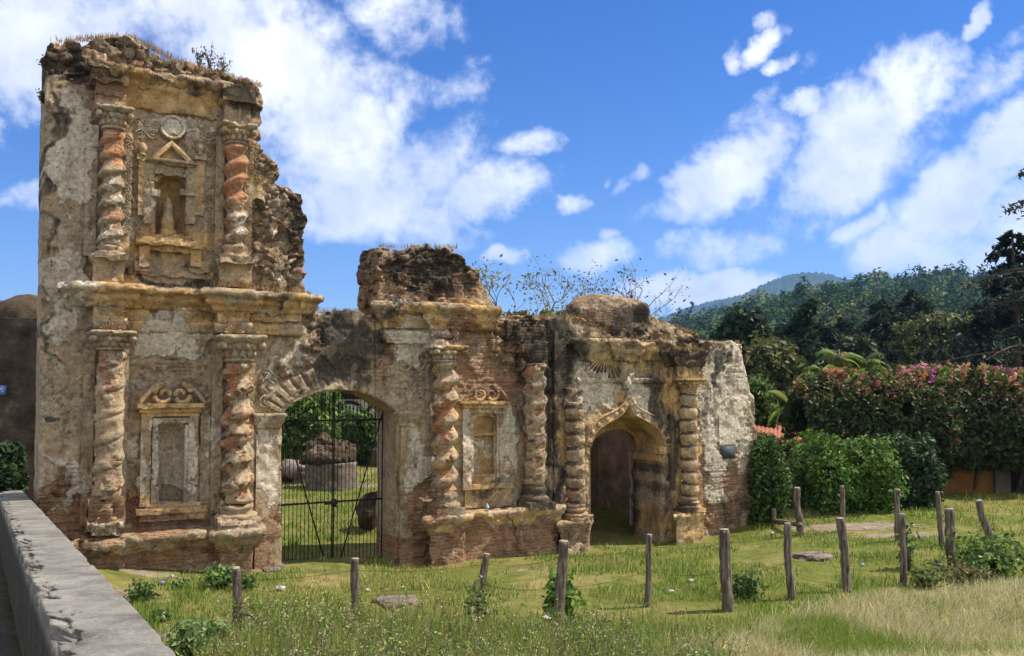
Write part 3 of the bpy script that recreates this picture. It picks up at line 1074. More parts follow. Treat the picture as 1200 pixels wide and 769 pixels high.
def scrolls(mb, u0, u1, h0, h1, off, lw=.011, along='v', dense=1.0):
    """stucco vine tracery filling a panel"""
    w, hh = u1-u0, h1-h0
    if along == 'v':
        n = max(2, int(round(hh/w/.9*dense)))
        a = np.linspace(0, 1, n*10)
        x = u0+w*.5+w*.32*np.sin(a*n*pi)
        mb.add(*tube(np.stack([x, 0*a-off, h0+hh*a], 1), lw, 5))
        for k in range(n):
            s = 1 if k % 2 == 0 else -1
            c = (u0+w*.5-s*w*.12, h0+hh*(k+.5)/n)
            sp = spiral(c, w*.30, 1.4, s, pi/2 if s > 0 else pi/2)
            sp[:, 1] = -off
            mb.add(*tube(sp, lw, 5))
    else:
        n = max(2, int(round(w/hh/.9*dense)))
        a = np.linspace(0, 1, n*10)
        z = h0+hh*.5+hh*.32*np.sin(a*n*pi)
        mb.add(*tube(np.stack([u0+w*a, 0*a-off, z], 1), lw, 5))
        for k in range(n):
            s = 1 if k % 2 == 0 else -1
            c = (u0+w*(k+.5)/n, h0+hh*.5-s*hh*.12)
            sp = spiral(c, hh*.30, 1.4, -s, 0)
            sp[:, 1] = -off
            mb.add(*tube(sp, lw, 5))


def parts(name, pieces, parent=None, add=None, label=None):
    """one object per piece"""
    out = []
    for V, Fs in pieces:
        out.append(ruin_part(name, V, Fs, parent, add=add, label=label))
    return out


def scroll_part(name, rects, off=.012, parent=None, lw=.010, add=None):
    for (x0, y0, x1, y1, al) in rects:
        mb = MB()
        xm, ym = (x0+x1)/2, (y0+y1)/2
        scrolls(mb, U(x0, ym), U(x1, ym), F(xm, y1)[1], F(xm, y0)[1], off-.004, lw, al)
        V = mb.verts()
        V = V+noise_vec(V, 9, 1)*.008
        # worn away here and there
        V[:, 1] += .05*sm(fbm(V*1.6+5, 3), .60, .68)
        ruin_part(name, V, mb.faces(), parent, add=add or {0: .3})


def arc_px(pts, n=24):
    """smooth curve through px points (Catmull-Rom)"""
    P = np.array(pts, float)
    P = np.concatenate([P[:1]*2-P[1:2], P, P[-1:]*2-P[-2:-1]])
    out = []
    m = max(2, n//(len(P)-3))
    for k in range(1, len(P)-2):
        for i in range(m):
            t = i/m
            a, b, c, d = P[k-1], P[k], P[k+1], P[k+2]
            out.append(.5*((2*b)+(-a+c)*t+(2*a-5*b+4*c-d)*t*t+(-a+3*b-3*c+d)*t**3))
    out.append(P[-2])
    return [tuple(p) for p in out]


C1 = lambda pts: [(p[0], p[1], 1) for p in pts]
# --- openings (px along the face)
GATE_ARCH = arc_px([(330, 490), (337, 478), (352, 468), (372, 460), (398, 457), (425, 460), (447, 469), (466, 484)], 28)
OGEE_IN = arc_px([(691, 524), (694, 512), (702, 503), (716, 495), (726, 489), (735, 476)], 20)[:-1]+arc_px([(735, 476), (743, 488), (754, 494), (766, 502), (774, 511), (777, 522)], 20)

# --- the five stretches of wall
gl = (330, 700)
NICHE_UP = C1([(182, 274), (182, 222)]+arc_px([(182, 222), (184, 213), (191, 207), (200, 204.5), (209, 207), (216, 213), (218, 222)], 18)[1:]+[(218, 274)])
NICHE_LO = C1([(186, 588), (186, 512)]+arc_px([(186, 512), (188, 503), (195, 498), (203, 496.5), (212, 499), (219, 505), (221, 513)], 18)[1:]+[(221, 588)])
wall('tower_wall', C1([(42, 720), (45, 580), (49, 300), (53, 110)])+[(55, 54), (66, 49), (78, 47), (95, 51), (112, 46), (130, 44), (141, 42), (150, 41), (163, 48), (170, 56), (178, 62), (192, 68), (215, 72), (240, 79), (262, 84), (285, 92), (300, 99),
     (307, 111), (309, 120), (303, 132), (307, 142), (305, 155), (297, 163), (306, 172), (315, 184), (323, 190), (328, 200), (321, 211), (331, 219), (354, 227), (356, 248), (359, 262), (356, 290), (358, 320), (358, 345)]+C1([(366, 352), (366, 463)])
     + C1(GATE_ARCH[:8][::-1])+C1([(330, 490), (330, 720)]), holes=[NICHE_UP, NICHE_LO], thick=1.0, label='tall broken tower bay, pale limewash over brown render')
k0 = [i for i, p in enumerate(GATE_ARCH) if p[0] > 367][0]
k1 = [i for i, p in enumerate(GATE_ARCH) if p[0] > 437][0]
wall('gate_lintel', C1([(440, 466), (440, 369)])+[(440, 368), (425, 367), (410, 364), (398, 366), (382, 366), (366, 365)]+C1([(366, 365), (366, 463)]+GATE_ARCH[k0:k1]), thick=1.0, label='black stained wall over the gate')
BWIN = C1([(555, 556), (555, 494)]+arc_px([(555, 494), (559, 489), (569, 487), (579, 489), (584, 494)], 12)[1:]+[(584, 556)])
wall('middle_wall', C1([(466, 720), (466, 484)]+GATE_ARCH[::-1][1:len(GATE_ARCH)-k1]+[(441, 466), (441, 368)])+[(443, 366), (444, 300), (445, 290), (455, 288), (466, 292), (474, 294), (480, 292), (486, 289), (505, 290), (533, 291), (542, 301), (548, 311), (562, 318), (566, 328), (572, 340),
     (577, 352), (578, 372), (588, 377), (600, 374), (612, 372), (628, 371), (642, 374)]+C1([(642, 376), (642, 720)]), holes=[BWIN], thick=1.0, label='middle bay with exposed brick and a walled up window')
wall('portal_wall', C1([(691, 720)]+OGEE_IN+[(777, 720), (820, 720), (820, 400)])+[(818, 392), (808, 390), (795, 387), (786, 380), (773, 378), (762, 371), (755, 376), (748, 382), (735, 384), (715, 378), (700, 372), (684, 373), (662, 372)]+C1([(643, 374), (643, 720)]), thick=1.0, label='portal bay streaked with black lichen')
wall('end_wall', C1([(821, 720), (821, 402)])+[(829, 401), (845, 402), (862, 401), (871, 403, 1), (873, 420, 1), (877, 438, 1), (881, 456), (887, 476, 1), (889, 500, 1), (887, 545, 1)]+C1([(887, 560), (887, 720)]), y0=.06, thick=.9, label='end wall with peeling white plaster')

# the massive lump lying on the wall head above the portal
V, Q = rock((0, 0, 0), (1, 1, 1), 5, .1, 1.5, 3)
V = np.sign(V)*np.abs(V)**.8
(ua, ha), (ub, hb) = F(676, 396, -.3), F(758, 348, -.3)
V = V*np.array([(ub-ua)/2*1.1, .62, (ha-hb)/-2*1.12])+np.array([(ua+ub)/2, .45, (ha+hb)/2-.05])
V = V+noise_vec(V, 3, 3)*.07
V[:, 1] += .22*np.exp(-((V[:, 0]-ua-1.3)/.35)**2-((V[:, 2]-hb+.55)/.4)**2)*(V[:, 1] < .4)
ruin_part('masonry_block', V, Q, add={2: .55, 1: .2}, label='rounded dark block of fallen vault on the wall head')
# ------------------------------------------------------------------ carved parts of the front
def depth_scale(px, py, off):
    """metres per photo pixel across, at that point of the front"""
    a, b = F(px-10, py, off), F(px+10, py, off)
    d = ray(px, py)
    t = (D0*CT-off)/(d[1]*CT-d[0]*ST)
    return (d*t)[1]/FPX


def shaft(px, y_top, y_bot, diam, off, pitch, style='twist', hand=1, lean=0.0, decay=1.0, seed=0.0):
    """twisted (or ringed) column shaft"""
    ym = (y_top+y_bot)/2
    R = .96*diam*depth_scale(px, ym, off)/2
    u, h0 = F(px, y_bot, off)
    h1 = F(px, y_top, off)[1]
    pm = pitch*depth_scale(px, ym, off)
    nz = int((h1-h0)/.018)
    z = np.linspace(h0, h1, nz)
    th = np.linspace(0, 2*pi, 48, endpoint=False)
    Z, T = np.meshgrid(z, th, indexing='ij')
    Z0 = Z + .25*pm*(vn(np.stack([Z.ravel()*1.3+seed*9, 0*Z.ravel(), 0*Z.ravel()], 1)).reshape(Z.shape)-.5)
    if style == 'twist':
        ph = np.mod(Z0/pm-hand*T/(2*pi)+seed, 1.0)
        r = .70+.36*np.abs(np.sin(pi*ph))**.52
        axis = .13*R
        cu, cy = axis*np.cos(2*pi*Z/pm*hand), axis*np.sin(2*pi*Z/pm*hand)
    else:
        ph = np.mod(Z0/pm+.06*np.sin(T+Z*3)+seed, 1.0)
        r = .76+.28*np.abs(np.sin(pi*ph))**.6
        axis = .04*R
        cu, cy = axis*np.cos(Z*7), axis*np.sin(Z*5)
    fade = sm(Z, h0, h0+.05)*sm(-Z, -h1, -h1+.05)
    r = R*(r*fade+.82*(1-fade))
    bow = lean*((Z-h0)/(h1-h0))
    V = np.stack([u+bow+cu+r*np.cos(T), -off+cy+r*np.sin(T), Z], -1).reshape(-1, 3)
    nzv, s = Z.shape
    i, j = np.meshgrid(np.arange(nzv-1), np.arange(s), indexing='ij')
    i, j = i.ravel(), j.ravel()
    k = (j+1) % s
    Q = np.stack([i*s+j, i*s+k, (i+1)*s+k, (i+1)*s+j], 1)
    caps = [np.arange(s)[None, ::-1], (np.arange(s)+(nzv-1)*s)[None]]
    p = V+seed*5
    V = V+noise_vec(p, 7, 3)*.02*decay
    c = sm(fbm(p*np.array([3.2, 3.2, 2.6]), 4, .6), .56, .62)*min(1.3, decay)
    f1_, f21_, cid_ = voronoi(p*np.array([9, 9, 12.])+noise_vec(p, 9, 2)*.3)
    c = np.maximum(c, .5*(cid_ > .88)*sm(f21_, 0, .08)*decay)
    ax = np.stack([np.full(len(V), u), np.full(len(V), -off), V[:, 2]], 1)
    V = V+(ax-V)*(.22*c)[:, None]
    return V, [Q]+caps, ph.ravel(), c, (u, h0, h1, R)


def capital(col, u, h0, h1, R, off, label=None):
    """leafy bell and a square abacus"""
    H = h1-h0
    mb = MB()
    mb.add(*lathe(u, off, [(R*1.02, h0+.72*H), (R*1.32, h0+.66*H), (R*1.06, h0+.40*H), (R*.9, h0+.16*H), (R*1.02, h0+.11*H), (R*1.02, h0+.04*H), (R*.86, h0)], er=.008))
    for k in range(7):
        a = pi+pi*k/6
        for lev in (0, 1):
            aa = a+(.25 if lev else 0)
            rr = R*(1.02+.2*lev)
            c = (u+rr*cos(aa), -off+rr*sin(aa), h0+H*(.30+.27*lev))
            mb.add(*rock(c, (R*.20, R*.20, H*.14), 2, .12, 2, k))
    w = R*1.52
    mb.add(*sweep(wrap(u-w+.03, u+w-.03, off+w-.05, -.05), [(.03, h1), (.05, h1-.08*H), (.04, h1-.14*H), (.0, h1-.24*H), (-.03, h1-.32*H)], er=.012, chip=.035))
    for s in (-1, 1):
        for f in (.25, 1):
            mb.add(*rock((u+s*w*.86, -off-w*.74*f, h0+H*.60), (R*.28, R*.28, H*.16), 2, .15, 2, s))
    V = mb.verts()
    return ruin_part('capital', V, mb.faces(), col, smooth=False, label=label)


def base(col, u, h0, h1, R, off, label=None, dark=.0):
    H = h1-h0
    mb = MB()
    mb.add(*lathe(u, off, [(R*.9, h1), (R*1.05, h1-.06*H), (R*1.18, h1-.16*H), (R*1.05, h1-.3*H), (R*.98, h1-.42*H), (R*1.3, h1-.52*H), (R*1.42, h1-.64*H), (R*1.3, h1-.76*H), (R*1.3, h0)], er=.016, chip=.035))
    w = R*1.36
    V, Q = gbox(u-w, u+w, -off-w, .05, h0-.02, h0+.28*H, .05)
    mb.add(erode(V, .016, 7, .05), Q)
    V = mb.verts()
    return ruin_part('base', V, mb.faces(), col, label=label, add={2: dark})


def twisted_column(px, y0, y1, diam, off, pitch, cap=None, bas=None, style='twist', hand=1, label=None, terra=0.0, white=0.0, dark=0.0, ochre=0.0, moss=0.0, decay=1.0, seed=0.0, tz=(None, None), cdark=0., bdark=0., lean=0.):
    V, Fs, ph, c, (u, h0, h1, R) = shaft(px, y0, y1, diam, off, pitch, style, hand, lean, decay, seed)
    z = (V[:, 2]-h0)/(h1-h0)
    t = np.full(len(V), terra)
    if tz[0] is not None:
        t = terra*np.interp(z, *tz)
    n = fbm(V*3+seed, 3)-.5
    m = {5: t+c*.55+n*.3*terra, 0: np.full(len(V), white)*(1-.6*np.clip(t, 0, 1))-c*.3, 2: dark+moss*sm(ph, .62, .9)*1.2 + n*.5*dark, 1: c*1.1*(decay > .5), 3: np.full(len(V), ochre), 4: np.zeros(len(V))}
    col = ruin_part('twisted_column', V, Fs, None, m, True, label)
    if cap:
        hc = F(px, cap, off)[1]
        capital(col, u, h1-.01, hc, R, off).data.update()
    if bas:
        hb = F(px, bas, off)[1]
        base(col, u, hb, h0+.01, R, off, dark=bdark)
    return col, u, R


OFFC = .27
# upper storey of the tower
twisted_column(129, 152, 289, 27, .20, 19.5, 127, 303, label='upper left twisted column, clay showing at its top', terra=.55, white=.5, tz=([0, .55, .75, 1], [.0, .3, 1, 1.2]), seed=.2, decay=.7)
twisted_column(275, 170, 288, 27, .20, 21, 147, 308, label='upper right twisted column, orange clay above pale plaster', terra=.85, white=.5, tz=([0, .36, .46, 1], [.0, .1, 1, .9]), seed=.6, decay=.7, bdark=.4)
# lower storey
twisted_column(126, 410, 584, 33, OFFC, 29, 388, None, label='stout plastered column with its brick foot laid bare', terra=.1, white=.30, ochre=.2, seed=.1, decay=.6)
twisted_column(277, 424, 590, 35, OFFC, 27, 393, 611, label='badly eroded column of reddish brick above a white base', terra=.40, ochre=.25, white=.1, tz=([0, .25, .6, 1], [.9, .7, 1.1, .4]), seed=.35, decay=1.7)
twisted_column(521, 424, 577, 28, OFFC, 22.5, 405, 601, label='brown twisted column right of the gate on a black base', terra=.30, ochre=.35, seed=.5, decay=.8, bdark=.5, moss=.12, hand=1)
twisted_column(627, 426, 569, 27, .22, 21, None, 594, label='twisted column with dark bands right of the walled up window', terra=.36, dark=.2, tz=([0, .2, .8, 1], [.8, .9, .7, .1]), seed=.8, decay=1.0, bdark=.65, moss=.4)
twisted_column(674, 471, 595, 23.5, .24, 15.5, None, 607, 'ring', label='ringed column left of the ogee portal with black lichen on each ring', terra=.10, white=.3, ochre=.25, moss=.95, dark=.08, seed=.15, decay=.55, bdark=.3)
twisted_column(808, 456, 587, 21.5, .22, 14.5, 444, 598, 'ring', label='ringed column right of the ogee portal', terra=.05, white=.2, ochre=.4, moss=.8, seed=.4, decay=.45, bdark=.35)


def mould_px(name, segs, prof_px, base_off=.0, label=None, add=None, er=.013, chip=.035, parent=None, ref=None):
    """segs [(px, off)] plan breaks; prof_px [(proud, py)] measured at px = ref"""
    ref = ref or segs[0][0]
    ym = prof_px[len(prof_px)//2][1]
    path = [(U(px, ym, off), off) for px, off in segs]
    prof = [(d, F(ref, py, base_off)[1]) for d, py in prof_px]
    V, Fs = sweep(path, prof, er=er, chip=chip)
    return ruin_part(name, V, Fs, parent, label=label, add=add)


# tower: middle cornice, breaking forward over the two columns
mould_px('cornice', [(88, -.1), (86, .02), (101, .04), (100, .30), (154, .30), (152, .05), (250, .05), (250, .30), (300, .30), (300, .10), (364, .10), (366, -.1)],
         [(.16, 333), (.20, 336), (.20, 341), (.10, 345), (.12, 350), (.05, 354), (.0, 360)], ref=110, label='weather-worn cornice across the tower', chip=.05)
mould_px('architrave', [(112, -.1), (111, .26), (145, .26), (145, .03), (252, .03), (254, .26), (292, .26), (292, .08), (352, .08), (354, -.1)],
         [(.05, 374), (.06, 378), (.03, 381), (.035, 384), (.0, 388)], ref=125)
parts('frieze', [slab(110, 357, 146, 375, .27), slab(256, 360, 292, 377, .27), slab(204, 360, 224, 377, .10), slab(294, 357, 354, 376, .07)], None, {3: .4})
# shells on the frieze blocks above the capitals
for x, y in ((128, 383), (274, 385)):
    mb = MB()
    u, h = F(x, y+6, .3)
    for k in range(9):
        a = pi*(k+.5)/9
        mb.add(*tube([(u+.03*cos(a), -.29, h+.02*sin(a)), (u+.16*cos(a), -.325, h+.15*sin(a))], [.008, .02], 6))
    ruin_part('shell_ornament', mb.verts(), mb.faces(), add={3: .5})
# top entablature of the tower
mould_px('entablature', [(147, -.1), (146, .03), (262, .03), (264, -.1)],
         [(.16, 90), (.2, 94), (.19, 98), (.1, 102), (.12, 107), (.05, 111), (.03, 122), (.06, 126), (.02, 133)], ref=205, add={3: .4}, chip=.06)
parts('entablature_block', [slab(113, 93, 146, 111, .24), slab(112, 109, 148, 127, .21), slab(103, 72, 158, 80, .42, er=.02, chip=.08), slab(108, 79, 152, 94, .33, er=.02, chip=.06)], None, add={1: .2})
parts('entablature_block', [slab(264, 118, 294, 147, .22), slab(262, 100, 300, 119, .30, er=.02, chip=.07), slab(292, 115, 306, 146, .05, er=.02, chip=.05)], None, add={2: .35})
# pedestals of the upper columns
for x0, x1, ref in ((108, 147, 128), (256, 296, 276)):
    ob = mould_px('pedestal', [(x0+2, -.1), (x0+1, .28), (x1-1, .28), (x1-2, -.1)], [(.05, 301 if x0 < 200 else 306), (.05, 305 if x0 < 200 else 310), (.02, 309 if x0 < 200 else 313), (.0, 312 if x0 < 200 else 316), (.0, 335 if x0 < 200 else 338)], ref=ref)
    ob['label'] = 'pedestal of the upper left column' if x0 < 200 else 'pedestal of the upper right column'
# pilaster strips beside the columns
parts('pilaster_strip', [slab(*q, er=.01, chip=.03) for q in [(102, 145, 116, 300, .06), (142, 145, 156, 300, .06), (254, 160, 264, 305, .07), (288, 160, 297, 300, .06), (99, 408, 112, 615, .07), (141, 400, 152, 612, .05), (250, 400, 262, 600, .06), (292, 395, 300, 620, .05)]])
scroll_part('scroll_relief', [(143, 160, 155, 285, 'v'), (289, 168, 297, 215, 'v'), ], .075)
scroll_part('scroll_relief', [(155, 165, 164, 245, 'v'), (241, 165, 253, 250, 'v')], .02)
scroll_part('scroll_relief', [(157, 138, 188, 150, 'h'), (158, 150, 186, 164, 'h'), (218, 140, 252, 151, 'h'), (218, 151, 252, 166, 'h'), (106, 150, 113, 290, 'v'), (297, 168, 306, 215, 'v'), (170, 190, 182, 250, 'v'), (226, 190, 238, 250, 'v'), (184, 190, 222, 202, 'h'), (116, 300, 142, 332, 'h'), (186, 366, 202, 376, 'h'), (226, 366, 250, 376, 'h'), (58, 300, 80, 330, 'h'), (158, 250, 166, 280, 'v'), (242, 255, 252, 300, 'v')], .02)
scroll_part('scroll_relief', [(296, 358, 352, 373, 'h')], .10, add={0: .25})
scroll_part('scroll_relief', [(112, 358, 145, 372, 'h'), (258, 362, 290, 374, 'h'), (206, 361, 223, 375, 'h')], .30, add={0: .25})
scroll_part('scroll_relief', [(301, 440, 328, 482, 'v'), (306, 430, 332, 445, 'h'), (228, 465, 240, 490, 'v')], .02, add={0: .45})
# round medallion over the upper niche
u, h = F(202, 150)
mb = MB()
a = np.linspace(0, 2*pi, 40)
R = 13*depth_scale(202, 150, 0)
mb.add(*tube(np.stack([u+R*np.cos(a), 0*a-.03, h+R*np.sin(a)], 1), .028, 6, False))
V, Fq = rock((u, 0, h), (R, .05, R), 4, .05, 3)
mb.add(V, Fq)
ruin_part('medallion', mb.verts(), mb.faces(), add={0: .5})


def niche_shell(x0, x1, y_top, y_spring, y_bot, depth, parent, name='niche', flat=False, add=None):
    u0, u1 = U(x0, y_spring), U(x1, y_spring)
    xm = (x0+x1)/2
    hs, ht, hb = F(xm, y_spring)[1], F(xm, y_top)[1], F(xm, y_bot)[1]
    r = (u1-u0)/2*1.06
    c = (u0+u1)/2
    A, B = np.meshgrid(np.linspace(-1.12, 1.12, 40), np.linspace(hb-.06, ht+.06, 60), indexing='ij')
    vert = np.where(B > hs, (B-hs)/(ht-hs)*1.0, 0)
    q = np.clip(1-A**2-vert**2, 0, 1)
    Y = .10+depth*(np.sqrt(q) if not flat else np.minimum(q*30, 1)*1.0)
    if flat:
        Y = np.full_like(A, .10+depth)
    V = np.stack([c+A*r, Y, B], -1).reshape(-1, 3)
    n, m = A.shape
    i, j = np.meshgrid(np.arange(n-1), np.arange(m-1), indexing='ij')
    i, j = i.ravel(), j.ravel()
    Q = np.stack([i*m+j, (i+1)*m+j, (i+1)*m+j+1, i*m+j+1], 1)
    V = V+noise_vec(V, 5, 2)*.012
    return ruin_part(name, V, Q, parent, add=add)


# ---- upper niche
NU = niche_shell(182, 218, 204, 222, 285, .30, None, add={3: .5})
NU['label'] = 'small arched niche of the upper storey with a statue stump'
def fr(parent, name, pieces, add=None, er=.009, chip=.025):
    return parts(name, [slab(*p, er=er, chip=chip) for p in pieces], parent, add)


fr(NU, 'frame', [(170, 188, 181, 262, .07), (219, 188, 230, 262, .07), (181, 200, 219, 204, .09), (172, 186, 228, 192, .11), (176, 192, 224, 200, .05), (178, 222, 188, 229, .12), (212, 222, 230, 229, .12)], {0: .2})
fr(NU, 'side_pilaster', [(163, 186, 171, 252, .06), (230, 186, 240, 252, .06), (161, 180, 173, 187, .10), (228, 180, 242, 187, .10)], {3: .3})
mb = MB()
ul, hl = F(174, 187, .1)
ur, _ = F(228, 187, .1)
um, hm = F(201, 167, .1)
def gable(sc, y):
    cx, cz = um, hl+(hm-hl)*.33
    return np.array([(cx+(p[0]-cx)*sc, y, cz+(p[1]-cz)*sc) for p in ((ul, hl), (ur, hl), (um, hm))])


V = np.concatenate([gable(1.12, .05), gable(1.12, -.13), gable(1.0, -.15), gable(.66, -.14), gable(.62, -.05)])
Fq = [np.concatenate([np.array([(3*k+i, 3*k+(i+1) % 3, 3*k+3+(i+1) % 3, 3*k+3+i) for i in range(3)]) for k in range(4)]), np.array([(12, 13, 14)])]
ruin_part('pediment', V, Fq, NU, add={3: .2})
for x in (167, 235):
    u, h = F(x, 182, .08)
    V, Fs = lathe(u, .06, [(.01, h+.21), (.05, h+.18), (.075, h+.12), (.05, h+.07), (.03, h+.05), (.06, h+.02), (.06, h)], 16, .004)
    ruin_part('urn', V, Fs, NU)
u, h = F(199, 268, -.1)
V, Fs = lathe(u-.02, -.16, [(.05, h+.5), (.08, h+.38), (.075, h+.25), (.11, h+.12), (.10, h), (.14, h-.02), (.14, h-.12)], 16, .02, .03)
ruin_part('statue_stump', V, Fs, NU, add={3: .2, 1: .2})
fr(NU, 'sill', [(160, 279, 240, 287, .22), (164, 287, 176, 312, .16), (224, 287, 236, 312, .16), (168, 286, 232, 294, .12), (158, 306, 180, 318, .10), (150, 316, 250, 323, .06), (222, 306, 246, 318, .10)], {3: .3}, .014, .04)

# ---- lower niche with broken scroll pediment
NL = niche_shell(186, 221, 496, 512, 600, .30, None, add={3: .15, 0: .2})
NL['label'] = 'lower niche under a broken scroll pediment'
fr(NL, 'frame', [(166, 486, 178, 594, .08), (222, 486, 233, 594, .08), (178, 490, 222, 496, .06), (179, 496, 186, 592, .05), (217, 498, 222, 592, .05), (236, 486, 246, 590, .03)], {0: .15})
fr(NL, 'entablature', [(161, 473, 240, 478, .2), (164, 478, 236, 483, .13), (166, 483, 234, 488, .09)], {3: .5})


def scroll_pediment(parent, x0, x1, yb, yt, off, r):
    mb = MB()
    xm = (x0+x1)/2
    for s in (-1, 1):
        xe = x0 if s < 0 else x1
        c = np.array(F(xm+s*(x1-x0)*.13, (yb+yt)/2+(yb-yt)*.05, off))
        e = np.array(F(xe, yb, off))
        hr = F(xm, yt, off)[1]-c[1]
        t = np.linspace(0, 1, 12)
        a0 = pi/2
        rise = np.stack([e[0]+(c[0]-e[0])*t, 0*t, e[1]+(hr+c[1]-e[1])*np.sin(t*pi/2)**1.0], 1)
        aa = np.linspace(0, 1, 26)
        rr = hr*(1-aa*.78)
        an = pi/2+s*(-1)*aa*2*pi*1.3
        sp = np.stack([c[0]+rr*np.cos(an), 0*aa, c[1]+rr*np.sin(an)], 1)
        pts = np.concatenate([rise[:-1], sp])
        pts[:, 1] = -off
        V, Fs = tube(pts, np.concatenate([np.linspace(r*.7, r, 11), np.linspace(r, r*.6, 26)]), 8)
        mb.add(V, Fs)
    V = mb.verts()
    V[:, 1] = np.where(V[:, 1] < -off*.4, V[:, 1]*1.0, V[:, 1])
    return ruin_part('scroll_pediment', V+noise_vec(V, 9, 2)*.008, mb.faces(), parent, add={3: .4})


scroll_pediment(NL, 163, 241, 473, 450, .09, .05)
fr(NL, 'sill', [(160, 595, 244, 602, .16), (164, 602, 240, 610, .09), (170, 590, 236, 596, .08)], {3: .5}, .014, .04)

# ---- plinth of the tower: brick stump under the stout column, ledge, base of the eroded column
ruin_part('brick_stump', *slab(103, 584, 146, 622, .40, er=.03, chip=.10), add={1: 1.0, 2: -.5}, label='bare brick core where the column foot has fallen away')
mould_px('ledge', [(94, -.1), (93, .50), (152, .50), (152, .34), (252, .34), (254, .50), (302, .50), (301, -.1)],
         [(.10, 625), (.13, 629), (.12, 634), (.04, 639), (.02, 645), (-.06, 650), (-.10, 690)], ref=120, label='worn plinth ledge under the tower columns', chip=.07, er=.02)
parts('plinth_block', [slab(108, 613, 146, 626, .55, er=.025, chip=.09), slab(256, 606, 300, 622, .56, er=.015, chip=.04)], None, add={0: .5})

# ---- gate piers: pilaster strips with small capitals
for x0, x1, yc, s in ((301, 329, 485, 0), (470, 487, 483, 1)):
    V, Q = slab(x0, yc+14, x1-2, 675, .045, er=.008, chip=.025)
    o = ruin_part('gate_pilaster', V, Q, label=('pilaster with cracked white plaster left of the gate', 'pilaster right of the gate')[s])
    path = [(U(x0-1, yc, .06), -.1), (U(x0-1, yc, .06), .06), (U(x1+1, yc, .06), .06), (U(x1+1, yc, .06), -.1)]
    h = lambda y: F((x0+x1)/2, y, .06)[1]
    V, Fs = sweep(path, [(.07, h(yc-1)), (.08, h(yc+2)), (.05, h(yc+5)), (.05, h(yc+8)), (.02, h(yc+12)), (0, h(yc+17))], er=.008, chip=.02)
    ruin_part('pilaster_capital', V, Fs, o, add={3: .3})
# wedge stones of the gate arch
for k in range(6):
    a, b = GATE_ARCH[1+k*2], GATE_ARCH[3+k*2]
    c = np.array(F(398, 520))
    p, q = np.array(F(*a)), np.array(F(*b))
    dp, dq = (p-c)/np.linalg.norm(p-c), (q-c)/np.linalg.norm(q-c)
    l = .30+.14*random.random()
    g = (q-p)*.015
    A, B = np.meshgrid(np.linspace(0, 1, 7), np.linspace(0, 1, 9), indexing='ij')
    A, B = A.ravel()[:, None], B.ravel()[:, None]
    W_ = (p+g+dp*(.01+(l-.01)*B))*(1-A)+(q-g+dq*(.01+(l-.01)*B))*A
    rim = np.minimum(np.minimum(A, 1-A), np.minimum(B, 1-B))[:, 0]
    Y_ = np.where(rim > .01, -.008-.008*(k % 3)+.02*(fbm(np.stack([W_[:, 0], 0*W_[:, 0], W_[:, 1]], 1)*6, 3)-.5), .06)
    i, j = np.meshgrid(np.arange(6), np.arange(8), indexing='ij')
    i, j = i.ravel(), j.ravel()
    ruin_part('arch_stone', np.stack([W_[:, 0], Y_, W_[:, 1]], 1), np.stack([i*9+j, (i+1)*9+j, (i+1)*9+j+1, i*9+j+1], 1), add={4: -.3, 3: .1})

# ---- middle bay
mould_px('cornice', [(452, -.1), (450, .06), (503, .06), (503, .26), (540, .26), (540, .06), (577, .06), (578, -.1)],
         [(.16, 357), (.19, 361), (.17, 366), (.1, 370), (.11, 375), (.04, 380), (.0, 386)], ref=521, label='ochre cornice of the middle bay with a brick break', chip=.06)
parts('brick_pier', [slab(507, 366, 538, 398, .24, er=.025, chip=.07)], None, add={1: 1.0, 3: -1})
fr(ruin, 'frieze', [(452, 393, 502, 402, .06), (506, 398, 541, 406, .32)], {0: .3})
mould_px('string_course', [(450, -.1), (449, .03), (503, .03), (505, -.1)], [(.05, 388), (.05, 392), (.02, 397), (0, 402)], ref=475, add={0: .5})
scroll_part('scroll_relief', [(462, 405, 500, 440, 'h'), (466, 440, 498, 470, 'h')], .02, add={0: .3})
scroll_part('scroll_relief', [(588, 478, 598, 560, 'v'), (542, 476, 549, 500, 'v'), (655, 470, 664, 580, 'v'), (556, 478, 584, 487, 'h')], .05, add={0: .3})
BW = niche_shell(553, 586, 486, 494, 562, .09, None, 'walled_window', True, {3: .6})
BW['label'] = 'walled up window panel in ochre plaster'
fr(BW, 'frame', [(543, 476, 553, 568, .07), (586, 476, 597, 568, .06), (551, 483, 556, 560, .04), (583, 483, 588, 560, .04), (545, 477, 596, 484, .06)], {0: .5})
fr(BW, 'entablature', [(541, 470, 598, 473, .18), (543, 473, 596, 478, .11)], {3: .4})
scroll_pediment(BW, 543, 596, 470, 452, .08, .04)
fr(BW, 'sill', [(543, 567, 602, 573, .12), (545, 573, 600, 594, .06)], {3: .4}, .012, .03)
fr(BW, 'window_ledge', [(556, 507, 584, 510, -.06)], {3: .4})
# ragged leaning brick above the second column of this bay
parts('broken_brickwork', [slab(606, 382, 640, 404, .12, er=.05, chip=.12), slab(612, 400, 642, 432, .18, er=.05, chip=.12), slab(594, 376, 612, 398, .05, er=.05, chip=.1)], None, add={1: .5, 2: .35}, label='ragged leaning brick above the dark banded column')
mould_px('ledge', [(503, -.1), (502, .46), (548, .46), (548, .30), (604, .30), (604, .36), (657, .36), (658, -.1)],
         [(.08, 598), (.11, 601), (.09, 606), (.03, 611), (.0, 617), (-.04, 622), (-.08, 690)], ref=525, label='plinth ledge of the middle bay', chip=.05, er=.016)

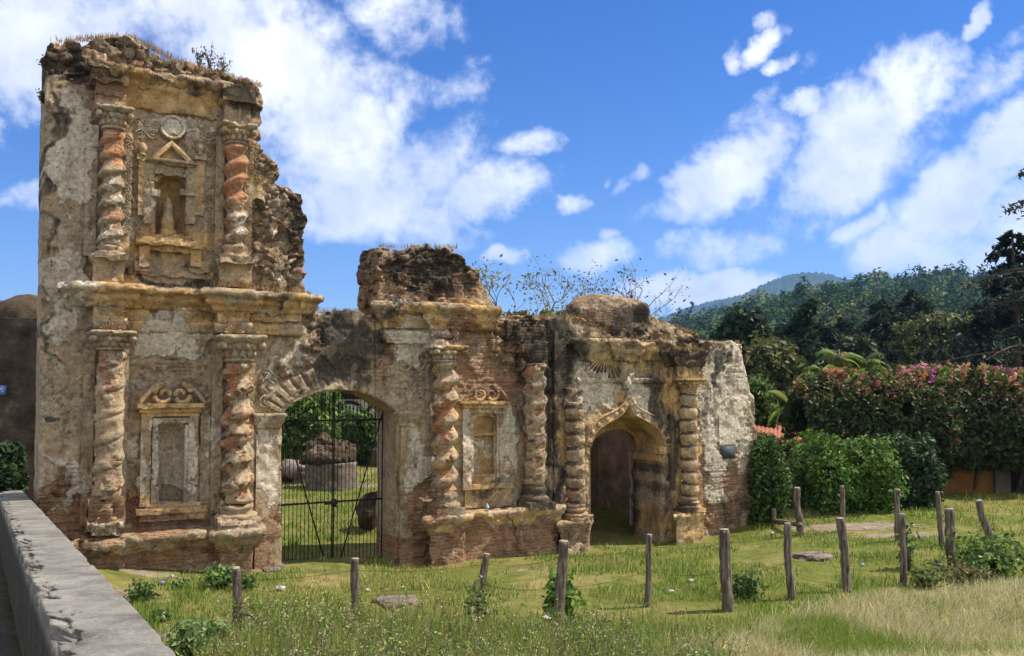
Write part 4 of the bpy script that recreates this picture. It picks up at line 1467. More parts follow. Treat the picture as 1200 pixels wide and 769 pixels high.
# ---- portal bay
parts('pilaster_strip', [slab(650, 388, 663, 590, .08, er=.015, chip=.04), slab(664, 455, 683, 472, .22, er=.03, chip=.09)], None, add={2: .15})
mould_px('pedestal', [(657, -.1), (656, .44), (692, .44), (692, -.1)], [(.05, 605), (.06, 609), (.02, 614), (.0, 618), (-.02, 624), (-.02, 690)], ref=674, label='pedestal left of the ogee portal', chip=.06, er=.018)
mould_px('pedestal', [(793, -.1), (792, .42), (824, .42), (824, -.1)], [(.04, 597), (.05, 600), (.02, 604), (.0, 608), (-.0, 690)], ref=808, label='pedestal right of the ogee portal', chip=.03)
mould_px('string_course', [(680, -.1), (679, .03), (786, .03), (788, -.1)], [(.03, 443), (.04, 445), (.0, 449)], ref=735)
mould_px('cornice', [(683, -.1), (681, .05), (722, .05), (722, .16), (751, .16), (751, .05), (778, .05), (780, -.1)], [(.14, 398), (.16, 402), (.1, 406), (.1, 411), (.03, 416), (0, 422)], ref=735, chip=.08, label='broken cornice above the portal')
mould_px('cornice', [(783, -.1), (782, .07), (794, .07), (794, .2), (824, .2), (824, -.1)], [(.1, 410), (.12, 414), (.06, 418), (.07, 424), (.0, 430)], ref=808, chip=.07, add={2: .3}, label='broken cornice at the corner above the right ringed column')
parts('pilaster_strip', [slab(786, 430, 797, 596, .08, er=.012, chip=.03), slab(795, 428, 822, 446, .2, er=.02, chip=.06), slab(815, 446, 822, 596, .07, er=.02, chip=.05), slab(692, 384, 742, 396, .10, er=.03, chip=.08)], None, add={3: .3})
# ogee band
OUT = arc_px([(684, 521), (690, 502), (705, 487), (723, 478), (731, 469), (735, 456)], 30)[:-1]+arc_px([(735, 456), (739, 468), (747, 478), (762, 485), (776, 495), (784, 508), (787, 522)], 30)
INN = arc_px([(691, 523), (695, 511), (704, 501), (717, 493), (727, 487), (735, 475)], 30)[:-1]+arc_px([(735, 475), (742, 487), (753, 493), (765, 501), (773, 510), (777, 522)], 30)
n = min(len(OUT), len(INN))
O3 = np.array([F(*OUT[int(i*(len(OUT)-1)/(n-1))]) for i in range(n)])
I3 = np.array([F(*INN[int(i*(len(INN)-1)/(n-1))]) for i in range(n)])
mb = MB()
cols = []
for w, y in ((0, .02), (0, -.07), (.10, -.09), (.16, -.06), (.86, -.06), (.92, -.09), (1, -.07), (1, .10)):
    c = O3*(1-w)+I3*w
    cols.append(np.stack([c[:, 0], np.full(n, y), c[:, 1]], 1))
C_ = np.stack(cols, 1)
m_ = C_.shape[1]
i, j = np.meshgrid(np.arange(n-1), np.arange(m_-1), indexing='ij')
i, j = i.ravel(), j.ravel()
V = C_.reshape(-1, 3)
mb.add(V+noise_vec(V, 8, 2)*.012, np.stack([i*m_+j, i*m_+j+1, (i+1)*m_+j+1, (i+1)*m_+j], 1))
PA = ruin_part('ogee_arch_band', mb.verts(), mb.faces(), None, add={0: .35}, label='ogee arch band with a row of round bosses')
for k in range(15):
    i = int((k+.5)*(n-1)/15)
    c = (O3[i]+I3[i])/2
    ruin_part('boss', *rock((c[0], -.06, c[1]), (.06, .03, .06), 2, .05, 2, k), PA, add={2: .25})
# the fleuron and fan above the ogee tip
mb = MB()
u, h = F(735, 454, .05)
for k in range(-5, 6):
    a = pi/2+k*.20
    t = np.linspace(0, 1, 10)
    L = .62-.02*abs(k)
    x0_, h0_ = F(712, 410, .05)
    mb.add(*tube(np.stack([x0_+.10*np.sin(k*.2)+(L*t**1.3)*np.sin(k*.19), 0*t-.012, h0_-.05-L*t*np.cos(k*.16)], 1), np.linspace(.012, .028, 10), 6))
ruin_part('fan_relief', mb.verts(), mb.faces(), add={3: .2})
ruin_part('keystone', *rock((u, -.05, h+.10), (.09, .06, .14), 3, .2, 2, 1), add={3: .2})
ruin_part('bracket', *slab(727, 418, 744, 444, .07, er=.02, chip=.05), add={3: .1})
# inner doorway: a thinner arch wall at the back of the deep ochre reveal
IA = C1([(700, 720), (700, 528)]+arc_px([(700, 528), (702, 517), (709, 508), (722, 503), (736, 506), (746, 515), (750, 528)], 24)[1:]+[(750, 720)])


def shift_px(pts, y):
    """the same sight lines met y metres behind the face"""
    return pts


IU0, IU1 = F(689, 560, -1.0)[0], F(749, 560, -1.0)[0]
hs, ht = F(720, 528, -1.0)[1], F(720, 503, -1.0)[1]
_u0, _u1 = U(691, 560)-.35, U(777, 560)+.35
rw = (IU1-IU0)/2
a = np.linspace(0, pi, 25)
inner = np.concatenate([[(IU0, -.6)], np.stack([(IU0+IU1)/2-rw*np.cos(a), hs+(ht-hs)*np.sin(a)], 1), [(IU1, -.6)]])
outer = np.concatenate([[(_u0, -.6)], np.stack([(_u0+_u1)/2-(_u1-_u0)/2*np.cos(a), 2.0+.75*np.sin(a)], 1), [(_u1, -.6)]])
V = np.concatenate([np.stack([p[:, 0], np.full(len(p), y), p[:, 1]], 1) for p, y in ((outer, .9), (inner, .9), (inner, 1.12), (outer, 1.12))])
n = len(inner)
i = np.arange(n-1)
Q = np.concatenate([np.stack([k*n+i, k*n+i+1, ((k+1) % 4)*n+i+1, ((k+1) % 4)*n+i], 1) for k in range(4)])
ruin_part('inner_door_arch', V, Q[:, ::-1], add={3: .7})
# impost mouldings inside the portal
V, Q = gbox(U(777, 535)-.05, U(777, 535)+.03, .05, .95, F(777, 541)[1], F(777, 533)[1], .06)
parts('impost', [(erode(V, .008, 8, .02), Q), slab(774, 523, 786, 532, .06)], None, {3: .5})
# vestibule behind the portal, its unseen roof cut short to tune the light
mb = MB()
ua, ub = U(691, 560)-.7, U(777, 560)+1.3
for b in ((ua-.2, ua, 1.0, 4.4, -.6, 3.1), (ub, ub+.2, 1.0, 4.4, -.6, 3.1), (ua, ub, 4.2, 4.4, -.6, 3.1), (ua-.2, ub+.2, 1.0, 3.1, 3.1, 3.3)):
    mb.add(*gbox(*b, .2))
V = mb.verts()
VB = mesh('vestibule', V+noise_vec(V, 3, 2)*.02, mb.faces(), VEST, ruin)
VB['label'] = 'dark part-roofed room behind the ogee portal'
mb = MB()
for k in range(7):
    mb.add(*box(ua+.62+k*.1, ua+.68+k*.1, 3.2, 3.26, -.3, 1.95))
mb.add(*box(ua+.55, ua+1.35, 3.18, 3.28, .2, .28))
mb.add(*box(ua+.55, ua+1.35, 3.18, 3.28, 1.9, 1.98))
mb.build('wooden_lattice', DARKT, VB)
o = mesh('door_post', *gbox(IU1-.07, IU1-.01, 1.2, 1.26, -.1, 1.5, .1), simple('flaking_white_paint', [(.42, (.14, .10, .075)), (.5, (.42, .39, .35)), (.7, (.55, .52, .48))], 5, stretch=(2, 2, 1)), VB)
o['label'] = 'white painted post inside the portal'

# ---- end wall: raised render panel and slate plaque
parts('render_panel', [slab(843, 487, 863, 521, -.02, -.2, er=.008, chip=.02)], None, add={0: .3})
u0, h1 = F(847, 523, 0)
u1, h0 = F(862, 537, 0)
mb = MB().add(*box(u0, u1, .02, .12, h0, h1))
mb.build('plaque', SLATE, ruin)['label'] = 'small dark slate plaque on the end wall'

# ---- iron gate of two leaves
gy = .62
g0, g1 = U(331, 560, -gy)-.05, U(446, 560, -gy)+.06


def arch_h(u):
    pts = np.array([F(p[0], p[1]) for p in GATE_ARCH])
    return np.interp(u, pts[:, 0], pts[:, 1])


gm = (g0+g1)/2
gate = empty('iron_gate', (0, 0, 0))
gate.parent = ruin
gate['label'] = 'closed iron bar gate of two leaves'
zb = F(390, 664, -gy)[1]+.02
for s in (0, 1):
    a, b = (g0+.03, gm-.015) if s == 0 else (gm+.015, g1-.03)
    mb = MB()
    nb = 13
    for k in range(nb+1):
        x = a+(b-a)*k/nb
        r = .013 if k in (0, nb) else .0062
        mb.add(*tube([(x, gy, zb), (x, gy, arch_h(x)-.03)], r, 6))
        if k not in (0, nb):
            mb.add(*rock((x, gy, arch_h(x)-.28), (.02, .02, .035), 1, .0))
    for hz in (zb+.06, zb+1.12, 2.35):
        mb.add(*box(a, b, gy-.012, gy+.012, hz-.016, hz+.016))
    e = a if s == 0 else b
    f = b-.12 if s == 0 else a+.12
    mb.add(*tube([(e, gy-.02, 2.5), (f, gy-.02, zb+.06)], .013, 6))
    mb.build('gate_leaf', IRON, gate)['label'] = ('leaf hung on the pale pier', 'leaf hung on the shaded pier')[s]
mb = MB()
mb.add(*box(gm-.16, gm+.08, gy-.05, gy-.015, zb+1.08, zb+1.13))
mb.add(*box(gm-.03, gm+.05, gy-.06, gy-.02, zb+1.03, zb+1.17))
mb.build('latch', IRON, gate)
# ------------------------------------------------------------------ foreground parapet
def build_parapet():
    L = 15.0
    A0 = -6.5
    na, nw, nh = 1100, 26, 24
    al = np.linspace(A0, L, na)
    prof = []
    for k in range(nh):
        prof.append((-PW, -.75+.75*k/nh))
    for k in range(nw+1):
        prof.append((-PW+PW*k/nw, 0.0))
    for k in range(1, 30):
        prof.append((0.0, -2.3*(k/29)**1.6))
    prof = np.array(prof)
    Aa, K = np.meshgrid(al, np.arange(len(prof)), indexing='ij')
    s = prof[K, 0]
    z = PTOP+PSL*Aa+prof[K, 1]
    X = PR[0]+PD[0]*Aa+PN[0]*s
    Y = PR[1]+PD[1]*Aa+PN[1]*s
    V = np.stack([X, Y, z], -1).reshape(-1, 3)
    n3 = noise_vec(V, 5, 3)
    V[:, 2] += n3[:, 2]*.0015+noise_vec(V, 22, 2)[:, 2]*.003+(fbm(V*.7, 2)-.5)*.008
    # the street-side arris has crumbled away
    sl = s.ravel()
    dz = prof[K, 1].ravel()
    e = np.hypot(sl+PW, dz)
    f1, f21, cid = voronoi(V*11+noise_vec(V, 12, 2)*.3)
    bite = sm(fbm(V*3.1+4, 5, .72)+.25*(cid-.5), .47, .58)*(1-sm(e+.05*(cid-.5), .02, .10))
    V[:, :2] += (bite*.09)[:, None]*PN[None]
    V[:, 2] -= bite*.06
    e2 = np.hypot(sl, dz)
    b2 = sm(fbm(V*4.1+8, 3), .5, .7)*(1-sm(e2, .01, .08))
    V[:, :2] -= (b2*.006)[:, None]*PN[None]
    V[:, 2] -= b2*.008
    n, m = X.shape
    i, j = np.meshgrid(np.arange(n-1), np.arange(m-1), indexing='ij')
    i, j = i.ravel(), j.ravel()
    Q = np.stack([i*m+j, i*m+j+1, (i+1)*m+j+1, (i+1)*m+j], 1)[:, ::-1]
    caps = [np.arange(m)[None], (np.arange(m)[::-1]+(n-1)*m)[None]]
    stn = np.stack([sm(-dz, .04, .16)*(sl < -PW*.5)+.6*sm(-dz, .03, .2)*(sl > -.02), 0*dz, 0*dz], 1)  # dirty sides; the street face has its shade painted in too
    o = mesh('parapet_wall', V, [Q]+caps, PARA, None, {'stain_shade': stn})
    tag(o, 'low grey rendered parapet wall with crumbled edge running toward the tower', 'wall')


build_parapet()

# ------------------------------------------------------------------ fence posts and wire
POSTS = [  # base px, top px, width px, label
 (277, 758, 278, 666, 11, 'grey fence post with a broken stub, nearest the parapet wall'),
 (415, 742, 416, 655, 10, 'short dark brown fence post standing before the iron gate'),
 (561, 722, 570, 650, 9, 'thin crooked fence post leaning right and swathed in weeds'),
 (657, 745, 659, 635, 13, 'thick grey fence post with a grass tuft climbing its foot'),
 (759, 712, 761, 627, 7, 'slender knotted fence post standing before the ogee portal'),
 (852, 716, 849, 621, 13, 'thick dark fence post in front of the white end wall'),
 (927, 703, 922, 614, 9, 'thin brown fence post beside the flat stone in the grass'),
 (993, 694, 985, 608, 10, 'straight grey fence post leaning left, right of the flat stone'),
 (1059, 687, 1056, 603, 7, 'very thin fence post with a green shoot twining round it'),
 (1115, 668, 1111, 597, 11, 'stout fence post beside the leafy bush at the right'),
 (939, 627, 934, 572, 8, 'pale fence post at the gap between ivy and green hedge'),
 (989, 624, 986, 570, 6, 'fence post standing in front of the bright green hedge'),
 (1053, 634, 1051, 574, 7, 'fence post in the far row before the dark hedge corner'),
 (1103, 640, 1098, 577, 6, 'thin pale fence post in front of the orange house wall'),
 (1162, 634, 1146, 587, 8, 'short fence post tilted sharply left before the orange house'),
 (907, 617, 907, 597, 5, 'stubby fence post half hidden beside the ivy bush'),
]
POSTP = []
for k, (bx, by, tx, ty, w, lab) in enumerate(POSTS):
    b = G(bx, by)
    d = ray(tx, ty)
    t = at_depth(tx, ty, b[1])
    r = w*b[1]/FPX/2
    n = 30
    f = np.linspace(-.12, 1, n)
    V = b+(t-b)*f[:, None]
    V = V+noise_vec(V*np.array([1, 1, 1])+k*9, 2.2, 2)*r*.55*np.array([1, 1, 0])
    rr = r*(1.08-.14*f)*(1+.16*(vn(np.stack([f*8, 0*f+k, 0*f], 1))-.5))
    Vt, Fs = tube(V, rr, 12)
    off = Vt-np.repeat(np.concatenate([V]), 12, 0)[:len(Vt)] if False else None
    Vt = Vt+noise_vec(Vt+k*3, 14, 2)*r*.22
    o = mesh('fence_post', Vt-b, Fs, WOOD)
    o.location = b
    tag(o, lab, 'fence post', 'fence posts')
    top = V[-1]
    dirn = (V[-1]-V[-2])/np.linalg.norm(V[-1]-V[-2])
    Vc, Fc = tube([top-b, top-b+dirn*.012], [rr[-1]*.97, rr[-1]*.9], 12)
    mesh('sawn_top', Vc, Fc, WOODTOP, o)
    if k == 0:
        p = b+(t-b)*.42
        Vs, Fq = tube([p-b, p-b+np.array([.10, -.02, .01]), p-b+np.array([.2, -.02, -.02])], [.035, .03, .018], 8)
        mesh('broken_stub', Vs+noise_vec(Vs, 16, 2)*.01, Fq, WOOD, o)
    POSTP.append((b, t, r))


def wire(name, ids, frac, lab, sag=.05):
    mb = MB()
    for a, c in zip(ids[:-1], ids[1:]):
        p = POSTP[a][0]+(POSTP[a][1]-POSTP[a][0])*frac
        q = POSTP[c][0]+(POSTP[c][1]-POSTP[c][0])*frac
        p = p-np.array([0, POSTP[a][2], 0])
        q = q-np.array([0, POSTP[c][2], 0])
        t = np.linspace(0, 1, 16)
        P = p+(q-p)*t[:, None]
        P[:, 2] -= sag*4*t*(1-t)*(.6+.8*random.random())
        mb.add(*tube(P, .0022, 4))
        for k in range(int(np.linalg.norm(q-p)/.14)):
            f = (k+.5)*.14/np.linalg.norm(q-p)
            c_ = p+(q-p)*f
            c_[2] = np.interp(f, t, P[:, 2])
            v = rng.normal(size=3)*.012
            mb.add(*tube([c_-v, c_+v], .002, 3))
    tag(mb.build(name, IRON), lab, 'barbed wire', 'barbed wire strands')


FR = list(range(10))
wire('barbed_wire', FR, .86, 'top strand of rusty barbed wire along the nearer row of posts')
wire('barbed_wire', FR, .52, 'lower strand of rusty barbed wire along the nearer row of posts', .06)
BR = [15, 10, 11, 12, 13, 14]
wire('barbed_wire', BR, .80, 'upper slack strand of barbed wire on the far row before the hedges', .12)
wire('barbed_wire', BR, .40, 'lower slack strand of barbed wire on the far row before the hedges', .12)
p, q = POSTP[15][0]+np.array([0, 0, .12]), POSTP[10][0]+np.array([-.05, -.1, .22])
V, Fs = tube(p+(q-p)*np.linspace(0, 1, 10)[:, None], .05, 8)
tag(mesh('fallen_log', V+noise_vec(V, 6, 2)*.015, Fs, WOOD), 'grey log lying level beside the stubby post by the ivy', 'log')

# ------------------------------------------------------------------ foliage
def jitter_col(c, n, s=.25):
    c = np.asarray(c, float)
    return np.clip(c*(1+rng.normal(0, s, (n, 1)))*(1+rng.normal(0, .10, (n, 3))), .004, 1)


def pick(cols, w, n, s=.25):
    k = rng.choice(len(cols), n, p=np.array(w)/np.sum(w))
    return jitter_col(np.array(cols)[k], n, s)


GREENS = [(.035, .075, .014), (.06, .11, .02), (.10, .15, .03)]


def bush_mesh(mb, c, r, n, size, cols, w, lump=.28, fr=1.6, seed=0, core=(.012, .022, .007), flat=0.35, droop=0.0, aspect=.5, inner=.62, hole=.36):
    c, r = np.asarray(c, float), np.asarray(r, float)
    D = rng.normal(size=(n, 3))
    D /= np.linalg.norm(D, axis=1)[:, None]
    pn = 2+7*flat
    S_ = (np.abs(D)**pn).sum(1)**(-1/pn)
    D = D*S_[:, None]
    k = 1+lump*(fbm(D*fr+seed*5.3+20, 3)*2-1)*1.6
    rad = rng.uniform(inner, 1.06, n)**.8
    P = c+D*(k*rad)[:, None]*r
    # holes between clumps
    h = fbm(P*(2.4/np.mean(r))+seed*3, 3)
    keep = h > hole-.14*(rad < .85)
    P, D = P[keep], D[keep]
    V, Fq = leaves(P, rng.uniform(.45, 1.6, len(P))*size, D*.7+np.array([0, 0, .45]), aspect)
    mb.add(V, Fq, np.repeat(pick(cols, w, len(P)), 4, 0))
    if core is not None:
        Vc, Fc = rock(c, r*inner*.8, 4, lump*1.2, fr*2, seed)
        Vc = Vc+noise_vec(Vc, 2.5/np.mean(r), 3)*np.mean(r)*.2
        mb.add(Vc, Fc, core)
    return P


def bush(name, c, r, n, size, lab, cat='bush', cols=GREENS, w=(2, 3, 1.5), group=None, stem=True, **kw):
    g = ground_z(c[0], c[1])
    b = np.array([c[0], c[1], float(g)])
    o = empty(name, b, label=lab, cat=cat, group=group)
    mb = MB()
    bush_mesh(mb, np.asarray(c)-b, r, n, size, cols, w, **kw)
    mb.build('foliage', LEAF, o, col=True)
    if stem:
        ms = MB()
        for k in range(5):
            a = rng.uniform(0, 2*pi)
            e = np.array([cos(a)*r[0]*.45, sin(a)*r[1]*.45, (c[2]-b[2])*1.0])
            s = np.array([cos(a)*r[0]*.15, sin(a)*r[1]*.15, -.05])
            ms.add(*tube([s, (s+e)/2+rng.normal(size=3)*.05, e], [.035, .028, .015], 6))
        ms.build('stem', BARK, o)
    return o


def pxbush(name, x0, y0, x1, y1, Y, n, size, lab, depth=None, **kw):
    a, b = at_depth(x0, y1, Y), at_depth(x1, y0, Y)
    c = (a+b)/2
    rx, rz = (b[0]-a[0])/2, (b[2]-a[2])/2
    return bush(name, c, (rx, depth or rx, rz), n, size, lab, **kw)


# ivy on the end of the ruin, the bright hedge, the darker one beside it
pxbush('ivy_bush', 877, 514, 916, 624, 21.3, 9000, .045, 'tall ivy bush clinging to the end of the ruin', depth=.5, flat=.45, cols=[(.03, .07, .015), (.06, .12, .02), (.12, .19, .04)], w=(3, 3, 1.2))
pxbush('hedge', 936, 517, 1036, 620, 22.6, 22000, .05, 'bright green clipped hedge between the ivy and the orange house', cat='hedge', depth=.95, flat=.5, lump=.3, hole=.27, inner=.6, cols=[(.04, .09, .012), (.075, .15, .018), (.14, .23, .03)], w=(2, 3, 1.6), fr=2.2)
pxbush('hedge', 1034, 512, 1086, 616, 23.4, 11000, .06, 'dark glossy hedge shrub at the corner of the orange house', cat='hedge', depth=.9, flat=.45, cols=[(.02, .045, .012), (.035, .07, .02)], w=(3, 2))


# bougainvillea spilling over the orange house wall
def bougainvillea():
    Y = 25.6
    x0, x1 = at_depth(962, 500, Y)[0], at_depth(1330, 500, Y)[0]
    zt, zb = at_depth(1100, 439, Y)[2], at_depth(1100, 562, Y)[2]
    b = np.array([x0, Y, 0.0])
    o = empty('bougainvillea_hedge', b, label='huge bougainvillea with orange and magenta bracts heaped over the orange house', cat='bougainvillea')
    n = 64000
    x = rng.uniform(x0-.4, x1, n)
    s = rng.uniform(-pi*.42, pi*1.05, n)          # around the section, front low to over the top
    k = 1+.34*(fbm(np.stack([x*.8, np.cos(s)*1.2, np.sin(s)*1.2], 1), 3)*2-1)
    rad = rng.uniform(.72, 1.05, n)*k
    zc = (zt+zb)/2-.05
    y = Y+.9-np.cos(s)*1.5*rad
    z = zc+np.sin(s)*(zt-zb)/2*1.02*rad
    z = z-.22*sm(-x, -x0-1.2, -x0+.5)
    P = np.stack([x, y, z], 1)
    h = fbm(P*1.7, 3)
    keep = h > .36
    P, s = P[keep], s[keep]
    top = np.clip((P[:, 2]-(zt-.75))/.5, 0, 1)
    m = len(P)
    c = pick([(.03, .055, .014), (.05, .08, .02), (.08, .085, .03), (.10, .075, .035)], (3, 2.8, 1.4, .7), m)
    ct = pick([(.36, .18, .08), (.36, .22, .13), (.13, .16, .03), (.30, .06, .16), (.28, .18, .11)], (2.4, 2.2, 4.2, .3, 2), m)
    patch = sm(fbm(P*1.3+7, 3), .40, .56)
    use = rng.uniform(0, 1, m) < top*(.15+.7*patch)
    c[use] = ct[use]
    mag = (rng.uniform(0, 1, m) < .001+.03*sm(fbm(P*1.1+50, 2), .55, .65)) & (P[:, 2] > zb+.9)
    c[mag] = jitter_col((.30, .06, .17), mag.sum())
    D = np.stack([0*s, -np.cos(s), np.sin(s)], 1)
    sh, shc = [], []
    for k in range(130):
        x_ = rng.uniform(x0, x1)
        p0 = np.array([x_, Y+rng.uniform(-.6, 1.2), zt-.25+.2*(fbm(np.array([[x_*.8, 0, 0]]), 2)[0]-.5)])
        t = np.linspace(0, 1, 26)
        L = rng.uniform(.35, .95)
        d_ = rng.normal(0, .5, 2)
        q_ = np.stack([p0[0]+d_[0]*L*t, p0[1]+d_[1]*L*t, p0[2]+L*(t-.45*t*t)], 1)+rng.normal(0, .025, (26, 3))
        sh.append(q_)
        shc.append(np.repeat(jitter_col([(.12, .16, .03), (.42, .22, .11), (.06, .09, .02), (.40, .10, .2)][rng.choice(4, p=[.4, .3, .22, .08])], 1), 26, 0))
    P = np.concatenate([P]+sh)
    D = np.concatenate([D, np.zeros((130*26, 3))])
    c = np.concatenate([c]+shc)
    m = len(P)
    V, Fq = leaves(P-b, rng.uniform(.45, 1.5, m)*.065, D*.6+np.array([0, 0, .4]), .55)
    mb = MB()
    mb.add(V, Fq, np.repeat(c, 4, 0))
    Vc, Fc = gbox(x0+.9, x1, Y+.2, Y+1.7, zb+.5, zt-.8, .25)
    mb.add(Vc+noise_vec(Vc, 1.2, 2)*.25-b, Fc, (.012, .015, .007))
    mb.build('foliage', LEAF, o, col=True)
    ms = MB()
    for k in range(7):
        x = x0+(x1-x0)*(k+.5)/7
        ms.add(*tube(np.array([(x, Y+.5, -.1), (x+.2, Y+.3, .8), (x-.1, Y+.2, 1.6), (x+.3, Y, 2.4)])-b, [.07, .06, .05, .03], 7))
    ms.build('stem', BARK, o)


bougainvillea()

# orange house under it
Yh = 26.0
o = empty('orange_house', (at_depth(1150, 590, Yh)[0], Yh, 0), label='low orange house wall shaded under the bougainvillea', cat='house')
b = np.array(o.location)
xa, xb = at_depth(1072, 560, Yh)[0], at_depth(1420, 560, Yh)[0]
xp, xd = at_depth(1164, 560, Yh)[0], at_depth(1182, 560, Yh)[0]
zt = at_depth(1100, 470, Yh)[2]
zk = at_depth(1100, 582, Yh)[2]
V, Q = gbox(xa-b[0], xp-b[0], 0, 3.5, zk, zt, .4)
mesh('wall', V, Q, ORANGEW, o)
V, Q = gbox(xa-b[0]-.02, xp-b[0]+.02, -.03, 3.5, -.3, zk, .4)
mesh('painted_base', V, Q, BASEB, o)
V, Q = gbox(xp-b[0], xd-b[0], -.10, 3.5, -.3, zt, .3)
mesh('pillar', V, Q, BASEB, o)
V, Q = gbox(xd-b[0], xd-b[0]+1.6, .15, .25, -.3, 2.2, .3)
mesh('door', V, Q, DARKT, o)
V, Q = gbox(xd-b[0], xb-b[0], .0, 3.5, 2.2, zt, .4)
mesh('wall', V, Q, ORANGEW, o)
V, Q = gbox(xd-b[0]+1.6, xb-b[0], .0, 3.5, -.3, 2.2, .4)
mesh('wall', V, Q, ORANGEW, o)
V, Q = gbox(xa-b[0]-.2, xb-b[0], -.2, 3.7, zt, zt+.12, .4)
mesh('roof', V, Q, ROOF, o)

# red roofed house behind the end wall
Yr = 31.0
pA, pB = at_depth(878, 484, Yr), at_depth(938, 508, Yr)
o = empty('red_roofed_house', (pA[0], Yr, 0), label='small house with red tiled roof just behind the end wall', cat='house')
b = np.array([pA[0], Yr, 0])
ridge = [at_depth(840, 464, 34.5)-b, at_depth(941, 509, 33.5)-b]
eave = [at_depth(850, 513, 30.6)-b, at_depth(934, 518, 30.6)-b]
mb = MB()
for k in range(20):
    f = k/19
    p, q = ridge[0]*(1-f)+ridge[1]*f, eave[0]*(1-f)+eave[1]*f
    t = np.linspace(0, 1, 10)
    P = p+(q-p)*t[:, None]
    P[:, 2] += .02*np.sin(t*40)
    mb.add(*tube(P, .10, 6))
mb.build('roof', ROOF, o)
t = np.linspace(0, 1, 12)[:, None]
P = ridge[0]*(1-t)+ridge[1]*t
V, Fs = tube(P+np.array([0, 0, .1])+noise_vec(P, 2, 1)*.03, .12, 7)
mesh('ridge_tile', V, Fs, DARKT, o)
V = np.array([eave[0]+[0, .2, -.12], eave[1]+[-.1, .2, -.12], [eave[1][0]-.1, eave[1][1]+.2, -.3], [eave[0][0], eave[0][1]+.2, -.3],
              ridge[0]+[0, .3, -.15], ridge[1]+[-.1, .3, -.15], [ridge[1][0]-.1, ridge[1][1]+.3, -.3], [ridge[0][0], ridge[0][1]+.3, -.3]])
Fq = np.array([(0, 3, 2, 1), (4, 5, 6, 7), (1, 2, 6, 5), (0, 4, 7, 3)])
mesh('wall', V, Fq, OLDW, o)


# ---- trees
def grow(base, direction, length, radius, depth, tubes, tips, spread=.6, k=2, up=.15, seglen=.9, shrink=.72):
    n = 6
    pts = [np.array(base, float)]
    d = np.array(direction, float)
    for i in range(n):
        d = d+rng.normal(0, .11, 3)+np.array([0, 0, up*.12])
        d /= np.linalg.norm(d)
        pts.append(pts[-1]+d*length/n)
    tubes.append((np.array(pts), np.linspace(radius, radius*.62, n+1)))
    if depth == 0:
        tips.append(pts[-1])
        tips.append(pts[3])
        return
    for j in range(k+(1 if rng.uniform() < .45 else 0)):
        a = rng.normal(0, spread, 3)
        nd = d+a
        nd[2] += up
        nd /= np.linalg.norm(nd)
        st = pts[-1] if j < k else pts[3]
        grow(st, nd, length*shrink*rng.uniform(.8, 1.15), radius*.6, depth-1, tubes, tips, spread, k, up, seglen, shrink)


def branchy_tree(name, px, ytop, Y, lab, h=None, depth=4, leaf=.09, per=26, cols=GREENS, w=(1, 1, 1), spread=.55, cl=.45, bark=BARK, rad=.16, k=2, up=.1, first=.36, group='sparse trees behind the wall', lean=(0, 0, 1), aspect=.45):
    b = at_depth(px, 450, Y)
    b[2] = ground_z(b[0], b[1])
    top = at_depth(px, ytop, Y)[2]
    H = (top-b[2]) if h is None else h
    o = empty(name, b, label=lab, cat='tree', group=group)
    tubes, tips = [], []
    grow((0, 0, -.2), lean, H*first, rad, depth, tubes, tips, spread, k, up)
    zmax = max(t[2] for t in tips)
    s = H/zmax
    mb = MB()
    for P, r in tubes:
        mb.add(*tube(P*s, r, 6, False))
    mb.build('trunk', bark, o)
    T = np.array(tips)*s
    P = np.repeat(T, per, 0)+rng.normal(0, cl, (len(T)*per, 3))*np.array([1, 1, .7])
    V, Fq = leaves(P, rng.uniform(.6, 1.3, len(P))*leaf, np.array([0, 0, .5])+0*P, aspect)
    mesh('crown', V, Fq, LEAF, o, {'col': np.repeat(pick(cols, w, len(P)), 4, 0)})
    return o


YEL = [(.26, .22, .04), (.20, .20, .045), (.34, .26, .07), (.10, .12, .03)]
branchy_tree('leafy_tree', 590, 308, 46, 'thin tree with yellow green leaves left of the bare ones, behind the wall', depth=5, per=4, cols=YEL, w=(2, 3, 1, 1.4), leaf=.13, cl=.35, rad=.15, spread=.5, first=.42)
branchy_tree('leafy_tree', 622, 330, 50, 'smaller yellowing tree between the taller ones behind the wall', depth=4, per=5, cols=YEL, w=(2, 2, 1, 2), leaf=.12, cl=.4, rad=.10, first=.40)
branchy_tree('bare_tree', 648, 304, 44, 'bare branched tree with few brown leaves behind the wall', depth=5, per=2, cols=[(.09, .07, .03), (.18, .15, .04)], w=(2, 1), leaf=.10, cl=.3, rad=.14, spread=.58, first=.36, bark=PALEBARK)
branchy_tree('bare_tree', 690, 306, 47, 'wide bare tree spreading toward the dark vault block', depth=5, per=2, cols=[(.07, .05, .03), (.13, .10, .03)], w=(2, 1), leaf=.10, cl=.35, rad=.13, spread=.72, first=.32, lean=(.2, 0, 1), bark=PALEBARK)
branchy_tree('bare_tree', 625, 300, 45, 'bare twiggy tree with rounded crown between the yellowing trees', depth=6, per=2, cols=[(.12, .10, .04), (.20, .18, .05)], w=(2, 1), leaf=.09, cl=.3, rad=.15, spread=.55, first=.34, bark=PALEBARK)
mbz = [(575, 372, 640, 400, 52), (630, 368, 690, 402, 50)]
for k, (x0, y0, x1, y1, Y) in enumerate(mbz):
    pxbush('thicket', x0, y0, x1, 470, Y, 2600, .20, ('olive thicket at the foot of the yellow trees', 'olive thicket at the foot of the bare trees')[k], cat='thicket', cols=[(.10, .11, .03), (.18, .17, .05)], w=(2, 2), group=None)


